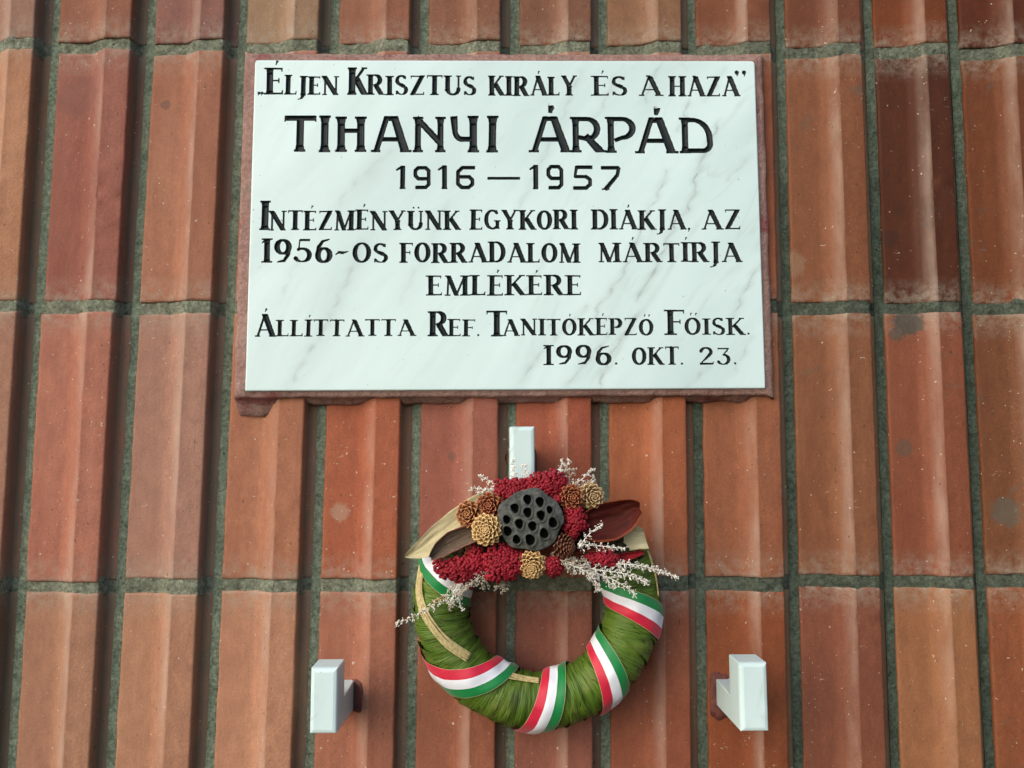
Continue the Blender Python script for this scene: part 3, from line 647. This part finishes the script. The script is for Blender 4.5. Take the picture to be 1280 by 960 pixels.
# leaf strips wound round the core, each lapping over the next
NL = 46
for k in range(NL):
    th0 = 2*math.pi*k/NL+rng.normal(0, .02); wid = 2*math.pi/NL*rng.uniform(1.7, 2.1); slant = rng.normal(.16, .05); sd_ = k*3.7
    nu, nv = 12, 50; V = []; UVs = []
    lift0 = rng.uniform(.0018, .0036)
    for i in range(nu):
        a = i/(nu-1)
        for j in range(nv):
            b = j/(nv-1); ph = 2*math.pi*b
            narrow = 1-.30*(1-math.cos(ph-0))/2*0
            th = th0+wid*(a-.5)+slant*math.sin(ph/2)*math.copysign(1, 1)+.035*nz(ph*1.3, sd_, a)
            lift = lift0*(1-a)+.0011*nz(th*16, ph*1.6, sd_)+.0007*nz(th*50, ph*2.5, sd_)+.0005*math.sin(a*14+sd_+ph*.6)
            edge = -.0008 if i == nu-1 else 0
            lift += .0016*(.5-abs(((th*9+ph*.25+sd_) % 1)-.5)); V.append(tuple(tor(th, ph, RT+lift+edge))); UVs.append((th, ph/6.28))
    me = mesh_np('leaf_strip', V, grid_faces(nu, nv, True))
    uvl = me.uv_layers.new(name='UVMap'); li = np.zeros(len(me.loops), np.int32); me.loops.foreach_get('vertex_index', li)
    uvl.data.foreach_set('uv', np.array(UVs)[li].ravel())
    part('leaf_strip', me, M['leaf'])

# ribbon: one continuous band wound round the ring
def ribbon_mat():
    s = N('tricolour_ribbon'); uvn = s.n('ShaderNodeUVMap'); sep = s.n('ShaderNodeSeparateXYZ'); s.l(uvn.outputs[0], sep.inputs[0]); v = sep.outputs[0]
    c = s.mix(s.math('GREATER_THAN', v, .335), (.58, .012, .045), (.80, .82, .90)); c = s.mix(s.math('GREATER_THAN', v, .665), c, (.003, .21, .050))
    c = s.mix(s.math('GREATER_THAN', s.math('ABSOLUTE', s.math('SUBTRACT', v, .5)), .487), c, (.50, .42, .22))
    wv = s.noise(s.pos((60, 400, 1), kind='uv'), 2, 2); s.bump(wv, .0004, .5)
    s.b.inputs['Sheen Weight'].default_value = .2
    return s.out(c, .40, .4)
M['ribbon'] = ribbon_mat()
outer = [100, 153, 212.5, 266, 306, 349.5, 405]; inner = [125, 174, 243, 284.5, 327, 368.5, 430]
key = []
for o_, i_ in zip(outer, inner): key.append((o_, 0)); key.append((i_, 180))
V = []; UVs = []; nacross = 13; nseg = 26; rows_ = 0
for s_ in range(len(key)-1):
    t0, p0 = key[s_]; t1, p1 = key[s_+1]; front = (s_ % 2 == 0)
    for q in range(nseg):
        f = q/nseg; ff = f*f*(3-2*f)*.5+f*.5
        thc = R(t0+(t1-t0)*ff); ph = math.pi*f if front else math.pi*(1+f)
        loc = RM+RT*math.cos(ph)
        slope = math.hypot(1, (R(t1-t0)*loc)/(math.pi*RT))     # slant widens the band along theta
        hw = .0172/(loc*.55+RM*.45*1.0)*slope*.95
        for a in range(nacross):
            b = a/(nacross-1)*2-1
            r = RT+.0064+.0010*nz(thc*14, ph*2.5, b*1.5)-.0014*abs(b)**4+.0006*math.sin(ph*9+b*2)*(1-b*b)+.0005*math.sin(b*5+thc*7)
            V.append(tuple(tor(thc+hw*b, ph, r))); UVs.append(((b+1)/2, rows_*.02))
        rows_ += 1
me = mesh_np('ribbon', V, grid_faces(rows_, nacross)); uvl = me.uv_layers.new(name='UVMap'); li = np.zeros(len(me.loops), np.int32); me.loops.foreach_get('vertex_index', li)
uvl.data.foreach_set('uv', np.array(UVs)[li].ravel()); part('ribbon', me, M['ribbon'])

def sweep(P, rad, n=6):
    """round cord through points P with radii rad"""
    V = []; F = []; m_ = len(P)
    for i, p in enumerate(P):
        d = (P[min(i+1, m_-1)]-P[max(i-1, 0)]).normalized(); u = d.orthogonal().normalized() if i == 0 else (pu-d*pu.dot(d)).normalized(); pu = u; v = d.cross(u)
        for k in range(n): a = 2*math.pi*k/n; V.append(p+(u*math.cos(a)+v*math.sin(a))*rad[i])
    for i in range(m_-1):
        for k in range(n): a, b = i*n+k, i*n+(k+1) % n; F.append((a, b, b+n, a+n))
    F.append(tuple(range(n))[::-1]); F.append(tuple((m_-1)*n+k for k in range(n))); return V, F
def spl(pts, n):
    """smooth curve through 3D points"""
    out = []; P = [pts[0]]+list(pts)+[pts[-1]]
    for i in range(1, len(P)-2):
        for k in range(n):
            t = k/n; a, b, c, d = P[i-1], P[i], P[i+1], P[i+2]
            out.append(.5*((2*b)+(c-a)*t+(2*a-5*b+4*c-d)*t*t+(3*b-a-3*c+d)*t**3))
    out.append(P[-2]); return out
def pymesh(name, V, F): me = bpy.data.meshes.new(name); me.from_pydata([tuple(v) for v in V], [], F); me.update(); return me
# straw stalks that show between the leaves
def stalks(pxs, count, spread, r=.0009, lift=.0043):
    c = [px_on_ring(x, y) for x, y in pxs]
    for k in range(count):
        off = (k-(count-1)/2)*spread; P = []
        for i, p in enumerate(c):
            d = (c[min(i+1, len(c)-1)]-c[max(i-1, 0)]).normalized(); nrm = (p-(WC+Vector(((p-WC).x, 0, (p-WC).z)).normalized()*RM)).normalized()
            s_ = d.cross(nrm).normalized(); P.append(p+nrm*(lift+rng.normal(0, .0003))+s_*(off+rng.normal(0, .0004)))
        P = spl(P, 6); v, f = sweep(P, [r]*len(P)); part('straw_stalk', pymesh('straw_stalk', v, f), M['straw'])
stalks([(531, 708), (527, 738), (533, 764), (547, 788), (563, 806), (585, 822)], 7, .0015, .0010, .0040)
stalks([(622, 842), (636, 847), (654, 851), (674, 853)], 5, .0015, .0010, .0040)
stalks([(806, 690), (815, 718), (819, 745)], 2, .0014, .0008, .0040)
stalks([(817, 812), (811, 835), (800, 852)], 2, .0014, .0008, .0040)

# ---- trimmings
M['pod'] = simple('grey_black_pod', (.045, .050, .047), (.12, .125, .115), 140, .8, .25, .0010)
M['hole'] = simple('pod_hollow', (.004, .004, .004), (.010, .009, .008), 100, .9, .1)
def lotus():
    Y = -.128; c = at(663, 650, Y); k = at(664, 650, Y).x-c.x
    holes = [(644,635.6,6),(659.8,624.6,6),(633.8,650,5.4),(649.4,654.8,6),(634.8,664.6,6.2),(659.8,640.8,6),(666,658,6),(646,675,5.6),(663.3,675.3,7),(675.4,627.7,6),(676.7,644.4,6),(687.4,637.5,4.6),(691.7,653.8,6.4),(680.6,667.3,6.4)]
    rx, rz = 41*k, 38.5*k; n = 120; V = []; F = []; FH = []
    g = np.linspace(-1, 1, n); idx = {}
    hs = [((at(x, y, Y)-c), r*k) for x, y, r in holes]
    H_ = np.zeros((n, n)); INS = np.zeros((n, n))
    for i, a in enumerate(g):
        for j, b in enumerate(g):
            # square mapped to disc
            X = a*math.sqrt(1-b*b/2); Z = b*math.sqrt(1-a*a/2); ang = math.atan2(Z, X)
            wob = 1+.035*math.sin(ang*5+.6)+.02*math.sin(ang*9+2)
            x, z = X*rx*wob, Z*rz*wob; rr = math.hypot(X, Z)
            y = .004*rr**3+.004*max(0, rr-.9)*8*max(0, rr-.9)+.0006*nz(x*160, z*160)+.0010*math.sin(ang*22+nz(x*90, z*90)*4)*max(0, rr-.72)
            ins = 0
            for hv, hr in hs:
                d = math.hypot((x-hv.x)*1.10+.12*(z-hv.z), (z-hv.z)*.93)/hr*(1+.06*math.sin(3*math.atan2(z-hv.z, x-hv.x)+hr*9e3))
                if d < 1: y += .010*(1-d**5); ins = 1 if d < .93 else ins
                elif d < 1.5: y -= .0015*(1-(d-1)/.5)**1.0
            V.append(Vector((c.x+x, Y+y, c.z+z))); INS[i, j] = ins
    A_ = grid_faces(n, n, True); fi = INS.ravel()[A_].min(1) > 0
    # sides taper back into the wreath
    me_f = [tuple(f) for f in A_]
    loop = [i*n for i in range(n)]+[(n-1)*n+j for j in range(1, n)]+[i*n+n-1 for i in range(n-2, -1, -1)]+[j for j in range(n-2, 0, -1)]
    prev = loop
    for t, sc in ((.006, .98), (.02, .78), (.045, .35)):
        s0 = len(V)
        for q in loop: v = V[q]; V.append(Vector((c.x+(v.x-c.x)*sc, Y+t+.004, c.z+(v.z-c.z)*sc)))
        for i in range(len(loop)):
            i2 = (i+1) % len(loop); me_f.append((prev[i], s0+i, s0+i2, prev[i2]))
        prev = [s0+i for i in range(len(loop))]
    me = mesh_np('lotus_pod', [tuple(v) for v in V], me_f); o = part('lotus_pod', me, M['pod'])
    me.materials.append(M['hole']); mi = np.zeros(len(me.polygons), np.int32); mi[:len(fi)] = fi; me.polygons.foreach_set('material_index', mi)
lotus()

def ico(sub=1):
    bm = bmesh.new(); bmesh.ops.create_icosphere(bm, subdivisions=sub, radius=1); v = np.array([x.co[:] for x in bm.verts]); f = np.array([[q.index for q in t.verts] for t in bm.faces]); bm.free(); return v, f
I1, I2 = ico(1), ico(2)
class Blob:
    def __init__(s): s.V = []; s.F = []; s.n = 0; s.A = []
    def add(s, prim, c, sc, rot=None):
        v = prim[0]*np.array(sc)
        if rot is not None: v = v@np.array(rot.to_3x3()).T
        s.V.append(v+np.array(c)); s.F.append(prim[1]+s.n); s.n += len(v); s.A.append(prim[2] if len(prim) > 2 else np.zeros(len(v)))
    def tube(s, P, rad):
        v, f = sweep(P, rad, 5); v = np.array([q[:] for q in v]); tri = []
        for q in f:
            for k in range(1, len(q)-1): tri.append((q[0], q[k], q[k+1]))
        s.V.append(v); s.F.append(np.array(tri)+s.n); s.n += len(v)
    def mesh(s, name):
        me = mesh_np(name, np.vstack(s.V), np.vstack(s.F))
        if sum(map(len, s.A)) == len(me.vertices): fattr(me, 'tip', np.concatenate(s.A))
        return me
M['red'] = simple('crimson_florets', (.20, .006, .014), (.31, .010, .026), 40, .6, .3)
def red_cluster(x, y, rx, ry, Y, dome=.013, tilt=0, step=.0036):
    c = at(x, y, Y); k = (1+Y); b = Blob(); rx *= k/1000; ry *= k/1000
    g = (math.sqrt(5)-1)*math.pi; n = int(1.5*math.pi*rx*ry/(step**2*.80))
    b.add(I2, c+Vector((0, .004, 0)), (rx*.90, dome*.9, ry*.90))
    for i in range(n):
        r = math.sqrt((i+.5)/n)*1.04; a = i*g+rng.normal(0, .1)
        lump = 1+.10*math.sin(3*a+x)+.07*math.sin(5*a+y)
        X, Z = r*math.cos(a)*rx*lump, r*math.sin(a)*ry*lump
        yy = -dome*math.sqrt(max(0, 1.05-r*r*.95))+.0018*nz(X*200, Z*200, x)
        sz = step*rng.uniform(.50, .70)
        b.add(I2, (c.x+X+rng.normal(0, .0003), c.y+.004+yy, c.z+Z+rng.normal(0, .0002)), (sz, sz, sz*rng.uniform(.9, 1.05)))
    part('red_flower_head', b.mesh('red_flower_head'), M['red'])
for a in [(641,612,23,15,-.104), (684,605,25,17,-.108), (718,650,14.5,21,-.112), (630,704,27,22,-.115), (571,711,27,15,-.108), (594,703,16,19,-.106), (690,707,14,12,-.112), (752,698,22,11,-.106), (609,640,7,6,-.104), (697,624,6,5,-.112)]:
    red_cluster(*a)

# cones: overlapping woody scales on a rounded spindle
def scale_prim():
    v = []; f = []; n, m_ = 5, 4
    for i in range(n):
        t = i/(n-1); wdt = (.35+.9*t)*math.sqrt(max(0, 1-max(0, t-.55)**2/.2025*.96))
        for j in range(m_):
            q = j/(m_-1)*2-1; v.append((q*wdt*.5, t, .22*(1-q*q)+.30*t*t-.05))
    k = len(v); v += [(a, b-.02, c-.13) for a, b, c in v]
    for i in range(n-1):
        for j in range(m_-1):
            a = i*m_+j; f += [(a, a+1, a+m_+1), (a, a+m_+1, a+m_), (k+a, k+a+m_+1, k+a+1), (k+a, k+a+m_, k+a+m_+1)]
    rim = [i*m_ for i in range(n)]+[(n-1)*m_+j for j in range(1, m_)]+[i*m_+m_-1 for i in range(n-2, -1, -1)]
    for a, b in zip(rim[:-1], rim[1:]): f += [(a, b, k+b), (a, k+b, k+a)]
    return np.array(v), np.array(f), np.array([max(0, min(1, (q[1]-.35)/.6)) for q in v])
SP = scale_prim()
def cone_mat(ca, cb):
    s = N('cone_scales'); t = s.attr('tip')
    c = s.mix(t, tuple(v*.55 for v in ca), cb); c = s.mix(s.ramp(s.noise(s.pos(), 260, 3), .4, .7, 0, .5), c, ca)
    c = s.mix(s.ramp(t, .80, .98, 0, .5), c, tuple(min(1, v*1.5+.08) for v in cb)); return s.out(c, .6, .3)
def cone(x, y, r, Y, ca, cb, axis=(0, -1, 0), n=44, length=1.0, ssz=.60):
    key_ = 'cone'+str(ca)
    if key_ not in M: M[key_] = cone_mat(ca, cb)
    c = at(x, y, Y); r = r*(1+Y)/1000; ax = Vector(axis).normalized(); b = Blob()
    q0 = Vector((0, 0, 1)).rotation_difference(ax)
    g = math.pi*(3-math.sqrt(5))
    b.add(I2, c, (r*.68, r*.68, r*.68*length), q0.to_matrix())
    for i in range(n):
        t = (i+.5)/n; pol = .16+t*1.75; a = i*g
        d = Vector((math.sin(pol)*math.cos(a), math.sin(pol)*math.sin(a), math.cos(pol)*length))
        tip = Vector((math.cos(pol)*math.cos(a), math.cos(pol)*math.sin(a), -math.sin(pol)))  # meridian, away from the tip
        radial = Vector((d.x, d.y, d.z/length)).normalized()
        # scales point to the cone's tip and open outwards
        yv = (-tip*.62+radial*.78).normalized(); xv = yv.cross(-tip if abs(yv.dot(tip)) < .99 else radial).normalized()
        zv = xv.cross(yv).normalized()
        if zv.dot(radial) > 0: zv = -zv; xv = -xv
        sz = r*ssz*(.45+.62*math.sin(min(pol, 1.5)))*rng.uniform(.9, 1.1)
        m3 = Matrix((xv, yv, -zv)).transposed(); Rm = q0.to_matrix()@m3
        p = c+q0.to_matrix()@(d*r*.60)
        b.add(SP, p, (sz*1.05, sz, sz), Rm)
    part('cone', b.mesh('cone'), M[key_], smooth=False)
OR, TA, BR, RU = ((.20, .055, .018), (.46, .19, .07)), ((.36, .19, .06), (.66, .42, .18)), ((.09, .025, .012), (.26, .10, .05)), ((.16, .035, .012), (.36, .11, .04))
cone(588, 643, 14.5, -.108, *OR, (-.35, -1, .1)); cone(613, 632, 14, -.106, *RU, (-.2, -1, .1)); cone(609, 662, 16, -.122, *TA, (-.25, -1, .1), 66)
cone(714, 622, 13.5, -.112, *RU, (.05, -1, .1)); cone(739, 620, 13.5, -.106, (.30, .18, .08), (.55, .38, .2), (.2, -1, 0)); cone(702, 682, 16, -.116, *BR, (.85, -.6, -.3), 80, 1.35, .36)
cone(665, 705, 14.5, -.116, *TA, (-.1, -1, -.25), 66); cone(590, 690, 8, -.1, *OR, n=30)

# husks and shells: curved blades with thickness
def blade(name, axis_px, up_w, dn_w, Y, mat, cup=.006, rib=0., ribn=8, bend=0., thick=.0011, edge_mat=None, n=34, m_=19, wav=.0006):
    P = spl([at(q[0], q[1], Y+(q[2] if len(q) > 2 else 0)) for q in axis_px], 10)
    L_ = len(P); V = []; 
    for i, p in enumerate(P):
        t = i/(L_-1); d = (P[min(i+1, L_-1)]-P[max(i-1, 0)]).normalized(); s_ = Vector((-d.z, 0, d.x)); s_ = s_ if s_.z > 0 else -s_
        wu = float(np.interp(t, np.linspace(0, 1, len(up_w)), up_w))*(1+Y)/1000; wdn = float(np.interp(t, np.linspace(0, 1, len(dn_w)), dn_w))*(1+Y)/1000
        for j in range(m_):
            q = j/(m_-1)*2-1; off = q*wu if q > 0 else q*wdn
            yy = -cup*(q*q)+rib*math.sin(q*ribn*math.pi+.7*math.sin(t*5))+wav*nz(t*6, q*3, Y*100)*3+bend*math.sin(t*math.pi)
            V.append(p+s_*(off+.0004*nz(t*30, q, 3))+Vector((0, yy, 0)))
    k = len(V); V += [v+Vector((0, thick, 0)) for v in V]
    F = [tuple(f) for f in grid_faces(L_, m_)]; F += [tuple(int(a)+k for a in f[::-1]) for f in grid_faces(L_, m_)]
    rim = [i*m_ for i in range(L_)]+[(L_-1)*m_+j for j in range(1, m_)]+[i*m_+m_-1 for i in range(L_-2, -1, -1)]+[j for j in range(m_-2, -1, -1)]
    F += [(a, b, b+k, a+k) for a, b in zip(rim[:-1], rim[1:])]
    bm = bmesh.new(); vs = [bm.verts.new(v) for v in V]
    for f in F:
        try: bm.faces.new([vs[int(a)] for a in f])
        except ValueError: pass
    bmesh.ops.recalc_face_normals(bm, faces=bm.faces); me = bpy.data.meshes.new(name); bm.to_mesh(me); bm.free()
    uvl = me.uv_layers.new(name='UVMap'); li = np.zeros(len(me.loops), np.int32); me.loops.foreach_get('vertex_index', li)
    UV = np.array([((i % k) // m_/(L_-1), (i % k) % m_/(m_-1)) for i in range(2*k)]); uvl.data.foreach_set('uv', UV[li].ravel())
    return part(name, me, mat)
def shell_mat(name, inner, inner2, rim, rimw=.10, fib=26, rough=.5, spec=.45):
    s = N(name); sep = s.n('ShaderNodeSeparateXYZ'); s.l(s.pos(kind='uv'), sep.inputs[0])
    f = s.noise(s.pos((1.3, fib, 1), kind='uv'), 2.2, 4, .65); c = s.mix(s.ramp(f, .32, .68), inner, inner2)
    e = s.math('ABSOLUTE', s.math('SUBTRACT', sep.outputs[1], .5)); c = s.mix(s.ramp(e, .5-rimw, .5-rimw*.5), c, rim)
    s.bump(f, .0012, .8); return s.out(c, rough, spec)
M['woody'] = shell_mat('brown_shell', (.05, .034, .023), (.25, .165, .11), (.24, .07, .05), .07)
M['redshell'] = shell_mat('dark_red_shell', (.030, .005, .003), (.11, .012, .007), (.24, .055, .022), .06, 14, .6, .2)
M['husk'] = shell_mat('cream_husk', (.56, .47, .25), (.85, .77, .50), (.62, .52, .30), .05, 40, .6, .3)
M['velvet'] = shell_mat('red_velvet_leaf', (.16, .006, .010), (.30, .012, .02), (.32, .02, .02), .05, 8, .7, .2)
blade('husk_leaf', [(506, 696, .0), (530, 683), (560, 662), (590, 640), (618, 618)], [1, 9, 15, 17, 16, 10], [0, 12, 22, 26, 24, 12], -.088, M['husk'], cup=.004)
blade('husk_leaf', [(740, 690), (765, 682), (788, 674), (806, 669)], [4, 9, 14, 17, 8], [4, 8, 12, 14, 17], -.084, M['husk'], cup=.004)
blade('husk_leaf', [(700, 640), (722, 642), (740, 650), (752, 660)], [4, 9, 10, 5], [4, 9, 10, 5], -.09, M['redshell'], cup=.004)
blade('seed_shell', [(538, 697, -.004), (556, 684), (580, 672), (618, 660)], [2, 11, 15, 14, 8], [3, 9, 10, 9, 6], -.108, M['woody'], cup=.009, rib=.0006, ribn=6)
blade('seed_shell', [(728, 655), (748, 652), (772, 645), (790, 638), (800, 636, -.002)], [12, 20, 22, 19, 14, 9], [16, 24, 27, 22, 13, 5], -.104, M['redshell'], cup=.010, rib=.0004, ribn=4, bend=.004)
blade('seed_shell', [(715, 688), (740, 684), (757, 684)], [3, 5, 3], [3, 5, 3], -.108, M['redshell'], cup=.004)
blade('red_leaf', [(740, 702), (765, 700), (785, 694), (804, 690)], [3, 6, 5, 3, 2], [3, 7, 8, 5, 2], -.098, M['velvet'], cup=.003)

# white dried sprigs
M['sprig'] = simple('dried_white_sprig', (.50, .47, .40), (.88, .86, .80), 260, .8, .2, lo_=.25, hi_=.55)
M['sprig2'] = simple('dried_grey_sprig', (.30, .25, .18), (.66, .60, .50), 260, .8, .2)
M['twig'] = simple('tan_twig', (.30, .17, .06), (.50, .32, .14), 150, .6, .3)
def sprig(px, Y, dens=1., blen=9, bud=.00105, mat='sprig', twig=False, start=.0, side=1.):
    P = spl([at(x, y, Y+(z[0] if z else 0)) for x, y, *z in px], 10); b = Blob(); n = len(P)
    if twig:
        tv, tf = sweep(P, [.0009-.0005*i/n for i in range(n)], 5)
    else: b.tube(P, [.0007-.0004*i/n for i in range(n)])
    tot = sum((P[i+1]-P[i]).length for i in range(n-1)); cnt = int(tot/.0034*dens)
    for k in range(cnt):
        t = start+(1-start)*(k+.5)/cnt; i = min(int(t*(n-1)), n-2); p = P[i].lerp(P[i+1], t*(n-1)-i); d = (P[i+1]-P[i]).normalized()
        sgn = 1 if k % 2 else -1; s_ = Vector((-d.z, 0, d.x))*sgn
        bl = blen/1000*(1-.65*t)*rng.uniform(.5, 1.1)*side
        q = (d*rng.uniform(.5, 1.1)+s_*rng.uniform(.6, 1.)+Vector((0, rng.uniform(-.8, .3), 0))).normalized(); e = p+q*bl; e.z -= .15*bl
        b.tube([p, (p+e)/2, e], [.0004, .0003, .0002])
        for j in range(int(5+bl/.0009)):
            f = rng.uniform(.15, 1.08); c = p.lerp(e, f)+Vector(rng.normal(0, .0011, 3)); sz = bud*rng.uniform(.45, .95)
            dd = (q+Vector(rng.normal(0, .6, 3))).normalized(); rot = Vector((0, 0, 1)).rotation_difference(dd).to_matrix()
            b.add(I1, c, (sz*.62, sz*.62, sz*1.35), rot)
    for j in range(6):
        b.add(I1, P[-1]+Vector(rng.normal(0, .0009, 3)), (.0008,)*3)
    o = part('dried_sprig', b.mesh('dried_sprig'), M[mat], smooth=False)
    if twig: part('twig', pymesh('twig', tv, tf), M['twig'])
for a in [dict(px=[(645,618),(643,598),(641,576)], Y=-.098, blen=10), dict(px=[(652,614),(658,594),(656,582)], Y=-.099), dict(px=[(634,612),(615,603),(600,594)], Y=-.095, blen=8),
          dict(px=[(630,614),(608,612),(590,610)], Y=-.094, blen=8), dict(px=[(625,618),(612,612),(598,616)], Y=-.097, blen=8), dict(px=[(672,605),(685,592),(700,587)], Y=-.094, blen=7),
          dict(px=[(695,608),(700,592),(703,576)], Y=-.099, blen=9), dict(px=[(700,606),(706,590),(711,575)], Y=-.097, blen=9), dict(px=[(705,610),(713,596),(717,586)], Y=-.101, blen=11, mat='sprig2'),
          dict(px=[(710,608),(726,600),(741,587)], Y=-.102, blen=9), dict(px=[(716,616),(730,606),(744,600)], Y=-.100, blen=9, mat='sprig2'), dict(px=[(722,612),(733,606),(742,596)], Y=-.098, blen=8),
          dict(px=[(724,684),(736,668),(752,656)], Y=-.122, blen=8), dict(px=[(722,680),(745,682),(765,684),(780,686)], Y=-.121, blen=8),
          dict(px=[(700,700),(722,706),(738,718),(748,736)], Y=-.118, blen=12, mat='sprig2'), dict(px=[(706,704),(728,712),(742,722),(750,738)], Y=-.119, blen=10),
          dict(px=[(722,706),(745,712),(775,716),(795,722),(808,728)], Y=-.116, blen=12, dens=1.2), dict(px=[(745,716),(765,724),(780,732),(793,742)], Y=-.114, blen=11),
          dict(px=[(770,705),(795,706),(820,712),(846,721)], Y=-.112, blen=7, dens=1.5), dict(px=[(712,696),(722,702),(733,700)], Y=-.116, blen=13, mat='sprig2'),
          dict(px=[(735,712),(756,722),(768,735)], Y=-.113, blen=9),
          dict(px=[(600,716),(586,724),(570,740),(548,752),(522,768),(496,779)], Y=-.108, blen=9, dens=1.3, twig=True), dict(px=[(612,716),(590,728),(575,744),(562,758)], Y=-.112, blen=10, mat='sprig2'),
          dict(px=[(585,722),(570,740),(563,756)], Y=-.110, blen=9), dict(px=[(620,712),(628,726),(630,738)], Y=-.104, blen=11, mat='sprig2'), dict(px=[(604,712),(607,724),(604,735)], Y=-.105, blen=12, mat='sprig2'),
          dict(px=[(640,716),(628,728),(620,734)], Y=-.104, blen=9, mat='sprig2'), dict(px=[(575,738),(573,750),(578,762)], Y=-.108, blen=7), dict(px=[(540,752),(556,744),(570,728),(590,708)], Y=-.109, blen=1, dens=.5, twig=True),
          dict(px=[(690,690),(700,698),(716,716)], Y=-.112, blen=10, mat='sprig2')]:
    sprig(**a)
# moss bed that the trimmings are stuck in, and the wire loop over the hook
def bed():
    b = Blob()
    for i in range(150):
        a = rng.uniform(R(25), R(155)); ph = rng.uniform(R(35), R(140)); p = tor(a, ph, RT+.006)
        if math.sin(a) < .55 and rng.uniform() < .5: continue
        s_ = rng.uniform(.005, .009); b.add(I1, p, (s_, s_*.8, s_))
    part('dried_moss', b.mesh('dried_moss'), simple('dark_moss', (.02, .018, .012), (.07, .055, .03), 200, .9, .1, .001))
bed()
zt_ = at(655, 560, 0).z+.0015; cxh = at(653, 560, -.04).x
P = spl([Vector((cxh-.018, -.035, WC.z+RM-.01)), Vector((cxh-.017, -.035, zt_-.03)), Vector((cxh-.015, -.035, zt_-.004)), Vector((cxh, -.035, zt_+.001)), Vector((cxh+.015, -.035, zt_-.004)), Vector((cxh+.017, -.035, zt_-.03)), Vector((cxh+.018, -.035, WC.z+RM-.01))], 8)
v, f = sweep(P, [.0008]*len(P)); part('hanging_wire', pymesh('hanging_wire', v, f), simple('green_wire', (.02, .04, .02), (.03, .06, .03), 50, .4))
